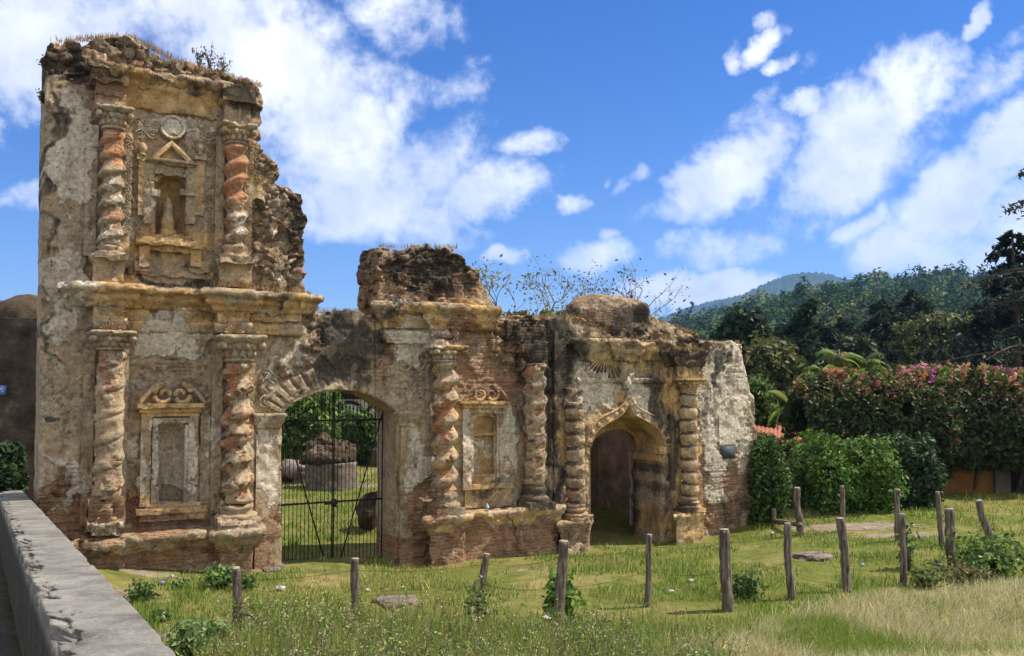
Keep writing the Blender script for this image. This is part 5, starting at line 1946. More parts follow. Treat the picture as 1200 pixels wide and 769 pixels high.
def conifer(name, px, ytop, Y, wid, lab, cols=[(.012, .028, .010), (.022, .042, .014), (.04, .06, .02)], w=(3, 2.5, 1), n=22000, size=.26, ragged=.35, group='dark conifers before the hill', tiers=13, skirt=.12):
    b = at_depth(px, 450, Y)
    b[2] = ground_z(b[0], b[1])
    H = at_depth(px, ytop, Y)[2]-b[2]
    R = wid*1.6*Y/FPX/2
    o = empty(name, b, label=lab, cat='tree', group=group)
    mb = MB()
    mb.add(*tube([(0, 0, -.3), (.05, 0, H*.5), (0, 0, H*.97)], [.028*H, .018*H, .005*H], 8))
    Ps = []
    for k in range(tiers*5):
        f = skirt+(1-skirt)*(k/(tiers*5))**.9
        a = rng.uniform(0, 2*pi)
        L = R*(1-f)**.62*rng.uniform(1-ragged, 1+ragged*.7)+.15
        t = np.linspace(0, 1, 6)
        br = np.stack([cos(a)*L*t, sin(a)*L*t, f*H+L*(.18*t-.32*t*t)], 1)
        mb.add(*tube(br, np.linspace(.05, .015, 6)*H/10, 5, False))
        m = int(n/(tiers*5)*(.35+1.3*(1-f)))
        tt = rng.uniform(.15, 1.05, m)**.8
        q = np.stack([np.interp(tt, t, br[:, i]) for i in range(3)], 1)
        q += rng.normal(0, 1, (m, 3))*np.array([.17, .17, .10])*L*(.35+.5*tt)[:, None]+np.array([0, 0, -.02*H])*tt[:, None]
        Ps.append(q)
    mb.build('trunk', BARK, o)
    P = np.concatenate(Ps)
    V, Fq = leaves(P, rng.uniform(.5, 1.3, len(P))*size, np.array([0, 0, .7])+0*P, .32)
    mesh('crown', V, Fq, LEAF, o, {'col': np.repeat(pick(cols, w, len(P)), 4, 0)})


def broad_tree(name, px, ytop, Y, wid, ybot, lab, cols, w, n=9000, size=.25, lump=.45, fr=2.2, group='broad trees before the hill', seed=0, core=(.01, .016, .006), nlobes=7):
    b = at_depth(px, 450, Y)
    b[2] = ground_z(b[0], b[1])
    zt = at_depth(px, ytop, Y)[2]-b[2]
    zb = max(.4, at_depth(px, ybot, Y)[2]-b[2])
    R = wid*Y/FPX/2
    o = empty(name, b, label=lab, cat='tree', group=group)
    mb, mt = MB(), MB()
    mt.add(*tube([(0, 0, -.3), (.1, 0, zb), (0, .1, (zb+zt)/2)], [.03*zt, .024*zt, .012*zt], 8))
    for k in range(nlobes):
        a = 2*pi*k/nlobes+rng.uniform(-.3, .3)
        f = rng.uniform(.25, .62) if k else 0
        hz = rng.uniform(.25, .8) if k else .72
        c = np.array([cos(a)*R*f, sin(a)*R*f, zb+(zt-zb)*hz*(1-.35*f)])
        rr = np.array([R*.55, R*.55, (zt-zb)*.34])*rng.uniform(.75, 1.15)
        if c[2]+rr[2] > zt:
            c[2] = zt-rr[2]
        bush_mesh(mb, c, rr, n//nlobes, size, cols, w, lump, fr, seed+k, core if f < .3 else None, inner=.5)
        mt.add(*tube([(0, 0, zb*.8), c*np.array([.5, .5, .75]), c], [.016*zt, .011*zt, .006*zt], 6))
    mt.build('trunk', BARK, o)
    mb.build('crown', LEAF, o, col=True)


conifer('pine_tree', 948, 350, 66, 84, 'tall dark conifer directly behind the end wall shrubs', ragged=.5)
conifer('pine_tree', 990, 372, 74, 60, 'shaggy dark conifer right of the tallest one, above the palm', ragged=.5)
conifer('pine_tree', 1036, 350, 80, 74, 'dark conifer left of the pair above the bougainvillea', ragged=.4)
conifer('pine_tree', 1074, 338, 84, 72, 'pointed conifer with tallest tip of the pair above the bougainvillea', ragged=.4)
conifer('pine_tree', 1192, 268, 50, 118, 'very dark tall conifer at the right edge', n=14000, size=.24, ragged=.4, cols=[(.008, .018, .008), (.014, .028, .012)], w=(2, 1))
conifer('pine_tree', 918, 378, 90, 46, 'lower dark conifer peeping over the end wall', ragged=.4)
broad_tree('broadleaf_tree', 872, 364, 62, 58, 420, 'rounded dark tree rising above the end wall top', [(.014, .032, .010), (.03, .055, .016)], (3, 1.5), seed=1)
broad_tree('broadleaf_tree', 905, 402, 40, 84, 480, 'loose olive green tree beside the end wall', [(.10, .10, .028), (.06, .085, .02), (.17, .14, .05)], (2, 3, 1), n=11000, size=.15, seed=2, lump=.6)
broad_tree('broadleaf_tree', 1108, 372, 72, 104, 445, 'flat topped tree with yellow green sunlit top', [(.05, .065, .022), (.10, .11, .025), (.20, .20, .035)], (3, 2, 1.2), n=12000, size=.2, seed=3, lump=.6)
broad_tree('broadleaf_tree', 1152, 392, 66, 50, 450, 'bushy green tree between the flat topped tree and the dark conifer', [(.02, .038, .013), (.05, .07, .02)], (2, 2), seed=4, n=5000)
broad_tree('broadleaf_tree', 1008, 398, 60, 60, 450, 'grey green tree behind the palm', [(.03, .045, .018), (.06, .07, .03)], (2, 1), seed=5, n=6000)
broad_tree('broadleaf_tree', 878, 445, 33, 60, 500, 'bright leafy tree pressed against the end wall', [(.04, .08, .015), (.08, .13, .022), (.15, .19, .04)], (2, 3, 1), n=7000, size=.12, seed=6)
broad_tree('broadleaf_tree', 940, 455, 34, 74, 512, 'dark leafy tree above the red roof', [(.022, .045, .012), (.045, .075, .02), (.09, .12, .03)], (3, 2, 1), n=8000, size=.12, seed=7)
conifer('pine_tree', 1226, 175, 47, 150, 'feathery grey green conifer reaching in at the right edge, above the dark one', n=7000, size=.17, ragged=.75, tiers=9, skirt=.3, cols=[(.04, .055, .035), (.07, .085, .055), (.02, .032, .018)], w=(2, 1.4, 1.5))


# areca palm clump
def palm():
    Y = 28.5
    b = at_depth(985, 500, Y)
    b[2] = ground_z(b[0], b[1])
    o = empty('palm', b, label='yellow green feather palm beside the bougainvillea', cat='palm')
    ms = MB()
    mf = MB()
    crowns = [((0, 0), 3.7, .8), ((.7, .3), 3.4, .72), ((-.6, -.2), 3.2, .75), ((-1.2, .5), 2.2, .8), ((.3, -.5), 2.7, .85)]
    for (cx, cy), h, sc in crowns:
        ms.add(*tube([(cx*.4, cy*.4, -.2), (cx*.8, cy*.8, h*.55), (cx, cy, h)], [.09, .075, .05], 8))
        for k in range(13):
            a = rng.uniform(0, 2*pi)
            L = rng.uniform(1.0, 1.7)*sc
            up = rng.uniform(.5, 1.5)
            t = np.linspace(0, 1, 12)
            r = L*(t*.75)
            z = h+L*(up*t-.95*t*t)
            P = np.stack([cx+np.cos(a)*r, cy+np.sin(a)*r, z], 1)
            ms.add(*tube(P, np.linspace(.018, .005, 12), 5, False))
            c = pick([(.15, .21, .02), (.24, .26, .03), (.06, .12, .02), (.30, .22, .04)], (2.4, 1.2, 2.4, .3), 1)[0]
            side = np.array([-np.sin(a), np.cos(a), 0])
            for s in (-1, 1):
                for q in np.linspace(.15, 1, 22):
                    p = np.array([np.interp(q, t, P[:, i]) for i in range(3)])
                    l = .36*sc*np.sin(pi*min(.95, q*.9+.08))+.05
                    tip = p+side*s*l*.8+np.array([cos(a), sin(a), 0])*l*.45+np.array([0, 0, -.35*l])
                    w_ = np.array([cos(a), sin(a), 0])*.018
                    mf.add(np.array([p-w_, p+w_, (p+tip)/2+w_*1.3, tip, (p+tip)/2-w_*1.3]), np.array([(0, 1, 2, 3, 4)]), c)
    ms.build('trunk', PALEBARK, o)
    mf.build('fronds', LEAF, o, col=True)


palm()

# ------------------------------------------------------------------ behind the gate
def drum():
    b = G(388, 572)
    o = empty('ruined_fountain', b, label='round grey masonry drum heaped with rubble, seen through the gate', cat='ruin')
    R = 29*b[1]/FPX
    H = at_depth(388, 541, b[1])[2]-b[2]
    V, Fs = lathe(0, 0, [(R*.98, H), (R*1.03, H-.04), (R*1.0, H-.1), (R, 0), (R, -.2)], 48, .02, .04, step=.1)
    mesh('drum', V, Fs, STONE, o)
    mb = MB()
    for k in range(60):
        a, r = rng.uniform(0, 2*pi), R*rng.uniform(0, .85)
        s = rng.uniform(.09, .27)
        mb.add(*rock((cos(a)*r-.1, sin(a)*r, H+s*.4+.2*(1-r/R)*rng.uniform(0, 1.4)), (s, s, s*.75), 3, .35, 1.5, k))
    mb.add(*rock((-.25, .2, H+.30), (R*.6, R*.6, .42), 4, .5, 2.2, 3))
    mb.add(*rock((.35, .3, H+.22), (R*.45, R*.5, .34), 4, .5, 2.2, 5))
    Vr = mb.verts()
    f1, f21, cid = voronoi(Vr*7)
    mb.V = [Vr*(1+0*Vr)+np.stack([(cid-.5)*.06, (np.mod(cid*7, 1)-.5)*.06, (np.mod(cid*13, 1)-.5)*.07], 1)]
    mb.build('rubble', OLDW, o)


drum()
b = G(350, 566)
hp = MB()
for k in range(14):
    hp.add(*rock(b+np.array([rng.uniform(-.9, .5), rng.uniform(-.4, 1.2), rng.uniform(0, .55)]), rng.uniform(.2, .45)*np.array([1, 1, .8]), 3, .35, 1.5, k))
tag(hp.build('rubble_heap', STONE), 'pinkish rubble heap by the left gate pier, beyond the gate', 'rubble', kind='stuff')
b = G(432, 624)
V, Q = rock((0, 0, 0), (1, 1, 1), 5, .28, 1.6, 9)
sc = 22*b[1]/FPX
V = V*np.array([sc*1.05, .55, .42])
V[:, 2] += .35+1.15*sm(V[:, 0], -.1, sc*1.1)
V[:, 0] += .10*np.maximum(0, V[:, 2]-.4)
V = V+noise_vec(V, 3, 3)*.10
o = mesh('fallen_masonry', V, Q, OLDW)
o.location = b+np.array([.12, .3, .02])
tag(o, 'dark hulk of fallen masonry just inside the gate', 'rubble')
pxbush('shrub', 322, 462, 396, 560, 34, 7000, .12, 'sunlit green shrub left behind the fountain', cat='shrub', cols=[(.05, .10, .02), (.10, .17, .03), (.2, .27, .06)], w=(2, 3, 1.5), lump=.35, depth=1.2)
pxbush('shrub', 398, 484, 452, 560, 36, 5000, .11, 'green shrub right of the fountain before the white house', cat='shrub', cols=[(.035, .075, .015), (.08, .14, .025), (.16, .23, .05)], w=(2, 3, 1), lump=.4, depth=.9)
pxbush('shrub', 376, 478, 412, 545, 38, 2500, .11, 'darker shrub in the middle behind the fountain', cat='shrub', cols=[(.03, .06, .015), (.07, .11, .025)], w=(2, 2))
Yb = 46.0
p0, p1 = at_depth(320, 530, Yb), at_depth(560, 458, Yb)
o = empty('white_house', (p0[0], Yb, 0), label='white house with dark timber arches seen through the gate top', cat='house')
Wd = p1[0]-p0[0]
zt = at_depth(400, 461, Yb)[2]
mesh('wall', *gbox(0, Wd, 0, 5, -.3, zt, .5), WHITEW, o)
V, Q = gbox(-.5, Wd+.5, -.8, 5.5, zt, zt+.25, .5)
mesh('roof', V, Q, DARKT, o)
for k in range(8):
    cx = .6+k*1.55
    a = np.linspace(0, pi, 16)
    V, Fs = tube(np.stack([cx+.72*np.cos(a), 0*a-.05, zt-1.15+.72*np.sin(a)], 1), .09, 6)
    ar = mesh('timber_arch', V, Fs, DARKT, o)
    V, Fs = box(cx-.45, cx+.45, -.06, .02, zt-2.3, zt-1.5)
    w_ = mesh('window', V, Fs, DARKT, o)
mesh('eaves_beam', *gbox(-.3, Wd+.3, -.12, .0, zt-.28, zt-.05, .5), DARKT, o)
b = G(440, 556)
V, Q = gbox(-1.2, 2.2, -.3, .5, 0, .62, .1)
o = mesh('stone_bench', V+noise_vec(V, 4, 2)*.04, Q, OLDW)
o.location = b+np.array([.6, 3, 0])
tag(o, 'dark low bench right of the fountain beyond the gate', 'bench')

# ------------------------------------------------------------------ left, behind the tower
Yl = 19.5
pa, pb = at_depth(-120, 372, Yl), at_depth(60, 372, Yl)
V, Q = gbox(pa[0], pb[0]+1.0, Yl, Yl+.9, -.5, pb[2], .12)
V = V+noise_vec(V, 2.5, 3)*.06
b = np.array([pb[0], Yl, 0])
o = mesh('old_wall', V-b, Q, OLDW)
o.location = b
tag(o, 'shade-darkened old wall joining the tower at the left edge', 'wall')
s0, s1 = at_depth(-1, 463, Yl-.12), at_depth(7, 452, Yl-.12)
V, Q = box(s0[0], s1[0], Yl-.15, Yl-.08, s0[2], s1[2])
o = mesh('small_sign', V, Q, simple("blue_enamel", [(.3, (.10, .2, .5)), (.7, (.16, .28, .6))], 4))
mb = MB()
cx, cz, w_ = (s0[0]+s1[0])/2, (s0[2]+s1[2])/2, (s1[0]-s0[0])/2
mb.add(*box(cx-w_*.55, cx+w_*.2, Yl-.156, Yl-.152, cz-w_*.1, cz+w_*.6))
mb.add(*box(cx+w_*.0, cx+w_*.6, Yl-.156, Yl-.152, cz-w_*.7, cz-w_*.2))
mb.build('white_symbol', PAPER, o)
tag(o, 'tiny blue and white square sign on the dark old wall', 'sign')
c = at_depth(34, 372, 25)
V, Fs = lathe(c[0], -25, [(.05, c[2]+.62), (.35, c[2]+.56), (.7, c[2]+.38), (.92, c[2]+.1), (1.0, c[2]-.3), (1.0, 0)], 32, .02, .03, step=.12)
o = mesh('stone_dome', V-np.array([c[0], 25, 0]), Fs, OLDW)
o.location = (c[0], 25, 0)
tag(o, 'dark weathered dome peeping over the old wall beside the tower', 'dome')
pxbush('shrub', -30, 522, 26, 585, 16.8, 3000, .06, 'dark shrub at the far end of the parapet wall', cat='shrub', cols=[(.02, .045, .012), (.04, .07, .02)], w=(2, 1))

# ------------------------------------------------------------------ hills
def hill(name, ridge, Y0, Y1, mat, nz_amp, seed, base=2.0, n=300, m=60, power=1.15):
    px = np.linspace(ridge[0][0], ridge[-1][0], n)
    ry = np.interp(px, [r[0] for r in ridge], [r[1] for r in ridge])
    zr = np.array([at_depth(x, y, Y1)[2] for x, y in zip(px, ry)])
    f = np.concatenate([np.linspace(0, 1, m), [1.12, 1.35, 1.7]])
    Yd = Y0+(Y1-Y0)*f
    tx = (px-600)/FPX
    X = tx[:, None]*Yd[None]
    ff = np.where(f <= 1, f**power, 1-(f-1)*.9)
    Z = base+(zr[:, None]-base)*ff[None]
    X, Yg = X, np.broadcast_to(Yd[None], X.shape)
    nn = (fbm(np.stack([X.ravel(), Yg.ravel(), 0*X.ravel()+seed], 1)*(5./Y1), 4)-.5).reshape(X.shape)
    Z = Z+nn*nz_amp*np.sin(pi*np.clip(f, 0, 1))[None]*1.0
    Z = Z+rng.uniform(-1, 1, Z.shape)*Y1*.0012+rng.uniform(-1, 1, (Z.shape[0], 1))*Y1*.0006
    V = np.stack([X.ravel(), Yg.ravel(), Z.ravel()], 1)
    k = len(f)
    i, j = np.meshgrid(np.arange(n-1), np.arange(k-1), indexing='ij')
    i, j = i.ravel(), j.ravel()
    Q = np.stack([i*k+j, (i+1)*k+j, (i+1)*k+j+1, i*k+j+1], 1)
    tag(mesh(name, V, Q, mat, smooth=True), kind='structure')
    return V, (n, k)


R1 = [(300, 440), (560, 430), (740, 408), (775, 400), (800, 394), (850, 378), (900, 364), (960, 351), (1010, 343), (1035, 341), (1060, 345), (1105, 337), (1140, 339), (1180, 347), (1260, 340), (1500, 338)]
R0 = [(-500, 345), (-200, 338), (0, 352), (20, 360), (200, 388), (400, 396), (600, 396), (700, 388), (755, 378), (780, 371), (800, 363), (830, 354), (850, 350), (870, 346), (900, 331), (930, 321), (955, 319), (980, 323), (1010, 334), (1100, 352), (1500, 345), (1900, 330)]
hill('mountain', R0, 1500, 3000, hill_mat("far_forest", (.004, .012, .006), (.07, .11, .04), .06), 160, 3.1, 6, 1500, 110)
HV, (hn, hk) = hill('forest_hill', R1, 130, 640, hill_mat("hill_floor", (.008, .016, .006), (.028, .04, .014), .12), 30, 8.8, 1.0)


def hill_forest():
    n = 7000
    a = rng.uniform(0, hn-2, n)
    b = 9+(rng.uniform(0, 1, n)**.8)*(60-11)
    i, j = a.astype(int), b.astype(int)
    fa, fb = (a-i)[:, None], (b-j)[:, None]
    G_ = HV.reshape(hn, hk, 3)
    P = (G_[i, j]*(1-fa)+G_[i+1, j]*fa)*(1-fb)+(G_[i, j+1]*(1-fa)+G_[i+1, j+1]*fa)*fb
    s = rng.uniform(2.2, 4.4, n)*np.where(rng.uniform(0, 1, n) < .10, 1.4, 1)*np.interp(b, [9, 30, 60], [.7, 1.0, 1.3])
    per = 84
    D = rng.normal(size=(n, per, 3))
    D[..., 2] = np.abs(D[..., 2])*1.1-.25
    D /= np.linalg.norm(D, axis=2)[..., None]
    con = rng.uniform(0, 1, n) < .25
    el_ = np.where(con, 1.9, 1.15)[:, None, None]
    tp = np.where(con[:, None], np.clip(1-.62*np.clip(D[..., 2], 0, 1), .25, 1), 1.0)
    Q = P[:, None]+D*s[:, None, None]*np.stack([tp, tp, np.ones_like(tp)], -1)*np.array([1, 1, 1.0])*np.concatenate([np.ones_like(el_), np.ones_like(el_), el_], 2)*rng.uniform(.75, 1.1, (n, per, 1))
    Q[..., 2] += s[:, None]*.9
    cl = np.array([(.035, .068, .022), (.065, .11, .03), (.11, .155, .042), (.17, .19, .055), (.06, .10, .045), (.19, .17, .07)])
    k = rng.choice(6, n, p=[.27, .27, .2, .12, .1, .04])
    k[con] = 0
    c = np.repeat(cl[k], per, 0)
    c = np.clip(c*(1+rng.normal(0, .2, (len(c), 1))), .004, 1)
    Qf = Q.reshape(-1, 3)
    V, Fq = leaves(Qf, np.repeat(s, per)*rng.uniform(.12, .24, n*per), D.reshape(-1, 3)+np.array([0, 0, .3]), .7, .5)
    tag(mesh('forest', V, Fq, FAR, None, {'col': np.repeat(c, 4, 0)}), 'dense mixed forest covering the near hillside', 'forest', kind='stuff')


hill_forest()
# ------------------------------------------------------------------ grass, weeds, litter
def side(P):
    return (P[:, 0]-PR[0])*PN[0]+(P[:, 1]-PR[1])*PN[1]


def open_ground(P):
    u = P[:, 0]*CT+(P[:, 1]-D0)*ST
    b = -P[:, 0]*ST+(P[:, 1]-D0)*CT
    ok = side(P) > .06
    inwall = (b > -.25) & (b < 1.05) & (u > -8.3) & (u < 6.3) & ~((u > -4.4) & (u < -2.4)) & ~((u > 1.9) & (u < 3.6))
    ped = (b > -.62) & (b < .0) & (((u > -7.6) & (u < -4.75)) | ((u > -1.8) & (u < 1.85)) | ((u > 4.0) & (u < 4.85)))
    ves = (b > 1.0) & (b < 4.6) & (u > .9) & (u < 5)
    return ok & ~inwall & ~ped & ~ves


def scatter(n, ya, yb, xa=-.60, xb=.60, pw=1.6):
    t = rng.uniform(0, 1, n)
    Y = (ya**(1-pw)+t*(yb**(1-pw)-ya**(1-pw)))**(1/(1-pw))
    X = Y*rng.uniform(xa, xb, n)
    P = np.stack([X, Y, 0*X], 1)
    P = P[open_ground(P)]
    P[:, 2] = ground_z(P[:, 0], P[:, 1])-.01
    return P


def lawn():
    P = scatter(340000, 7.2, 32, -.62, .95)
    n0 = fbm(P*np.array([.55, .55, 0])+3, 4)
    n1 = fbm(P*np.array([2.2, 2.2, 0])+8, 3)
    n2 = fbm(P*np.array([1.1, 1.1, 0])+21, 4)
    bare = sm(n2, .52, .60)
    keep = rng.uniform(0, 1, len(P)) > bare*.95
    for (px, py, rx, ry) in [(1000, 618, 1.5, .5), (1060, 627, 1.2, .4), (150, 700, .8, .5), (170, 672, .9, .3)]:
        g = G(px, py)
        keep &= (((P[:, 0]-g[0])/rx)**2+((P[:, 1]-g[1])/ry)**2 > rng.uniform(.2, 1.2, len(P)))
    P, n0, n1, n2 = P[keep], n0[keep], n1[keep], n2[keep]
    n = len(P)
    fence = np.interp(P[:, 0], [-3.3, -2, 0, .6, 2, 3, 4.2, 5.2, 6, 7.4], [10.7, 11.3, 11.8, 11.4, 12.7, 12.4, 13.1, 13.5, 13.9, 15.1])
    near = sm(fence-P[:, 1], -.5, 1.2)          # viewer's side of the fence: uncut
    h = (.045+.05*n1)*(1+1.5*near*n0+.9*sm(n1, .55, .75))*rng.uniform(.6, 1.5, n)
    w = np.clip(.0028*P[:, 1]/8, .0028, .009)*rng.uniform(.8, 1.4, n)
    V, Fs = blades(P, h, w, .45)
    straw = np.clip(sm(n0, .46, .62)*.75+.16, 0, 1)
    c = pick([(.145, .24, .032), (.20, .30, .048), (.10, .18, .026)], (3, 2.4, 1.5), n)
    cs = pick([(.42, .36, .13), (.50, .42, .19), (.36, .34, .09), (.31, .20, .12)], (3, 2, 3, .9), n)
    us = rng.uniform(0, 1, n) < straw*.62
    c[us] = cs[us]
    tag(mesh('lawn_grass', V, Fs, GRASS, None, {'col': np.repeat(c, 5, 0)}), 'short sunny grass between the fence and the ruin', 'grass', kind='stuff')


lawn()


def straw_bank():
    P = scatter(300000, 6.4, 14.2, .12, .95, 1.3)
    g0, g1 = 0, 0
    px = 600+FPX*P[:, 0]/P[:, 1]
    lim = np.interp(px, [700, 800, 900, 960, 1060, 1130, 1260, 1600], [9.8, 10.6, 11.9, 12.5, 13.0, 13.6, 14.2, 13.6])
    k = sm(lim-P[:, 1], -.3, .5)*sm(px, 730, 880)
    n0 = fbm(P*np.array([.9, .9, 0])+60, 4)
    keep = rng.uniform(0, 1, len(P)) < k*(.45+.9*n0)
    P, n0 = P[keep], n0[keep]
    n = len(P)
    V, Fs = blades(P, rng.uniform(.14, .36, n)*(.6+.8*n0), rng.uniform(.002, .0042, n), .75, np.array([.35, .1, 0]))
    c = pick([(.60, .53, .31), (.51, .45, .24), (.44, .42, .17), (.18, .23, .045), (.38, .29, .18)], (4, 3, 2, 1.2, .7), n, .18)
    gr = sm(fbm(P*np.array([.8, .8, 0])+90, 3), .54, .62) > rng.uniform(0, 1, n)
    c[gr] = pick([(.18, .25, .04), (.28, .31, .09)], (2, 1), gr.sum())
    tag(mesh('straw_grass', V, Fs, DRYM, None, {'col': np.repeat(c, 5, 0)}), 'pale dry bank of long straw coloured grass at lower right', 'grass', kind='stuff')


straw_bank()


def tall_weeds():
    """uncut growth on the viewer's side of the fence: grass, stalks with small leaves and seed heads"""
    mb = MB()
    P = scatter(90000, 7.6, 12.4, -.36, .24, 1.4)
    px = 600+FPX*P[:, 0]/P[:, 1]
    lim = np.interp(px, [215, 260, 300, 420, 500, 600, 680, 800, 880], [10.0, 10.8, 11.6, 11.9, 11.3, 10.9, 11.1, 10.3, 9.6])
    n0 = fbm(P*np.array([1.3, 1.3, 0])+33, 3)
    k = sm(lim-P[:, 1], -.25, .5)*sm(px, 225, 290)*(1-sm(px, 790, 880))
    P2 = P[rng.uniform(0, 1, len(P)) < k*(.4+.8*n0)]
    n = len(P2)
    V, Fs = blades(P2, rng.uniform(.12, .46, n)*(.6+1.1*fbm(P2*np.array([1.6, 1.6, 0])+5, 3)), rng.uniform(.002, .0045, n), .4)
    c = pick([(.18, .26, .04), (.27, .33, .07), (.42, .38, .15), (.12, .18, .03), (.50, .44, .25)], (3, 2.8, 2, 1.4, 1.3), n)
    mb.add(V, Fs, np.repeat(c, 5, 0))
    # stalks
    Q = P[rng.uniform(0, 1, len(P)) < k*(.012+.035*sm(n0, .42, .6))]
    for q in Q:
        h = rng.uniform(.25, .68)
        d = rng.normal(0, .12, 2)
        t = np.linspace(0, 1, 5)
        pts = np.stack([q[0]+d[0]*t**1.6*h*2, q[1]+d[1]*t**1.6*h*2, q[2]+h*t], 1)
        kind = rng.uniform()
        sc = (.16, .10, .06) if kind < .45 else (.13, .16, .04)
        mb.add(*tube(pts, np.linspace(.004, .0018, 5), 4, False), sc)
        m = int(h*45)
        tt = rng.uniform(.12, 1, m)
        L = np.stack([np.interp(tt, t, pts[:, i]) for i in range(3)], 1)+rng.normal(0, .028, (m, 3))
        cl = pick([(.16, .24, .05), (.26, .32, .09), (.30, .25, .12)], (3, 2, 1.0 if kind < .5 else .3), m)
        V, Fq = leaves(L, rng.uniform(.010, .034, m), None, .32)
        mb.add(V, Fq, np.repeat(cl, 4, 0))
        if kind < .30:
            m = int(rng.integers(10, 22))
            tt = rng.uniform(.72, 1.06, m)
            L = np.stack([np.interp(np.minimum(tt, 1), t, pts[:, i]) for i in range(3)], 1)+rng.normal(0, .022, (m, 3))
            cl = pick([(.32, .21, .15), (.48, .38, .27), (.6, .56, .48), (.26, .16, .10)], (2, 2.4, .9, 1), m)
            V, Fq = leaves(L, rng.uniform(.006, .014, m), None, .7)
            mb.add(V, Fq, np.repeat(cl, 4, 0))
    tag(mb.build('tall_weeds', GRASS, col=True), 'tangle of tall weeds and brown seed heads on the near side of the fence', 'weeds', kind='stuff')


tall_weeds()


def weed_clump(px, py, w, h, lab, n=420, size=.035, cols=[(.07, .13, .03), (.12, .20, .05), (.20, .27, .09)], wt=(2, 3, 1)):
    b = G(px, py)
    s = b[1]/FPX
    o = bush('weed_clump', (b[0], b[1], b[2]+h*s*.45), (w*s/2, w*s/2, h*s*.6), n, size, lab, cat='weed', cols=cols, w=wt, group='leafy weed clumps', stem=True, core=None, inner=.1, lump=.85, hole=.40)
    return o


weed_clump(232, 768, 62, 34, 'round pale green weed clump beside the parapet wall at the bottom', 1500, .05, [(.10, .18, .05), (.17, .26, .09), (.26, .34, .14)])
weed_clump(166, 704, 34, 20, 'small green weed clump in the grass near the parapet wall', 520)
weed_clump(258, 688, 34, 22, 'leafy weed clump behind the grey post with the stub', 700, .04)
weed_clump(290, 690, 24, 16, 'low weed clump just right of the post with the stub', 420, .035)
weed_clump(212, 690, 20, 10, 'flat little weed clump in the grass below the tower ledge', 220, .03)
weed_clump(190, 728, 26, 12, 'flat weed clump between parapet wall and the first post', 260, .03)
weed_clump(660, 738, 34, 60, 'bright grass tuft climbing the thick grey post', 1500, .045, [(.07, .15, .02), (.13, .24, .03), (.2, .3, .05)])
weed_clump(562, 750, 24, 58, 'ragged weed swathing the crooked thin post', 800, .04, [(.12, .16, .04), (.2, .23, .08), (.26, .22, .12)])
weed_clump(872, 700, 44, 26, 'dark leafy weed right of the thick dark post', 600, .035, [(.04, .08, .02), (.09, .14, .03)], (2, 1))
weed_clump(1162, 676, 80, 46, 'leafy bush with pale shoots at the right edge', 1900, .045, [(.05, .10, .02), (.10, .17, .03), (.2, .25, .06)])
weed_clump(1064, 668, 18, 60, 'green shoot twining up the very thin post', 420, .04, [(.06, .12, .02), (.14, .22, .04)], (1, 1))
weed_clump(1135, 690, 44, 28, 'brownish weed below the stout post', 700, .035, [(.10, .11, .03), (.2, .17, .07)], (1, 1))
weed_clump(1085, 690, 36, 24, 'low scrubby weed between the very thin post and the stout post', 500, .035, [(.08, .12, .03), (.16, .17, .05)], (1, 1))
weed_clump(835, 622, 26, 16, 'weed clump at the foot of the right portal pedestal', 420, .035)


def paper(px, py, s, lab, mat=PAPER, name='litter'):
    b = G(px, py)
    r = .78*s*b[1]/FPX/2
    V, Q = rock((0, 0, 0), (1, .8, .42), 3, .5, 2.2, px*.01)
    V = V*r
    V = V+noise_vec(V+px, 14, 2)*r*.5
    V[:, 2] = np.maximum(V[:, 2], -.3*r)+.3*r+.02
    o = mesh(name, V, Q, mat)
    o.location = b
    tag(o, lab, 'litter', 'scraps of litter in the grass')


paper(329, 693, 14, 'crumpled white bag in the grass left of the gate')
paper(190, 686, 8, 'blue wrapper in the grass below the tower ledge', BLUEP)
paper(201, 677, 7, 'white scrap on the soil close under the tower ledge')
paper(431, 694, 7, 'white scrap in the grass just right of the short brown post')
paper(472, 691, 6, 'tiny white scrap in the grass above the reddish slab')
paper(646, 704, 10, 'white bag left of the thick grey post')
paper(640, 727, 13, 'white paper in the weeds left of the thick post foot')
paper(648, 678, 6, 'lilac scrap behind the thick grey post', BLUEP)
paper(787, 696, 7, 'white scrap right of the slender knotted post')
paper(810, 683, 8, 'grey white scrap in the lawn between slender and thick dark posts')
paper(1103, 703, 13, 'white bag on the straw bank below the stout post')
paper(1186, 702, 20, 'long white paper on the straw bank at the right edge')
paper(1095, 668, 9, 'white scrap left of the stout post')
paper(917, 750, 14, 'white paper low on the straw bank')
paper(1010, 664, 7, 'bluish scrap right of the leaning straight post', BLUEP)
paper(1014, 621, 6, 'white scrap by the bare earth path')
paper(905, 627, 6, 'white scrap in the grass below the ivy bush')
paper(985, 737, 13, 'white scrap in the middle of the straw bank')


def ledge_item(px, py, off, s, lab):
    u, h = F(px, py, off)
    w = to_world(u, -off, h)
    r = s*w[1]/FPX/2
    V, Fs = lathe(0, 0, [(r*.25, r*2.2), (r*.3, r*1.6), (r*.8, r*1.1), (r*.8, 0)], 14, .0)
    mb = MB()
    o = empty('plastic_bottle', w, label=lab, cat='litter', group='bottles left on the ledge')
    mesh('body', V, Fs, PAPER, o)
    V, Fs = lathe(0, 0, [(r*.83, r*.9), (r*.83, r*.35)], 14, .0)
    mesh('wrapper', V, Fs, BLUEP, o)


ledge_item(571, 597, .36, 6, 'small white bottle on the ledge below the walled up window')
ledge_item(637, 596, .40, 6, 'small white bottle at the foot of the dark banded column')


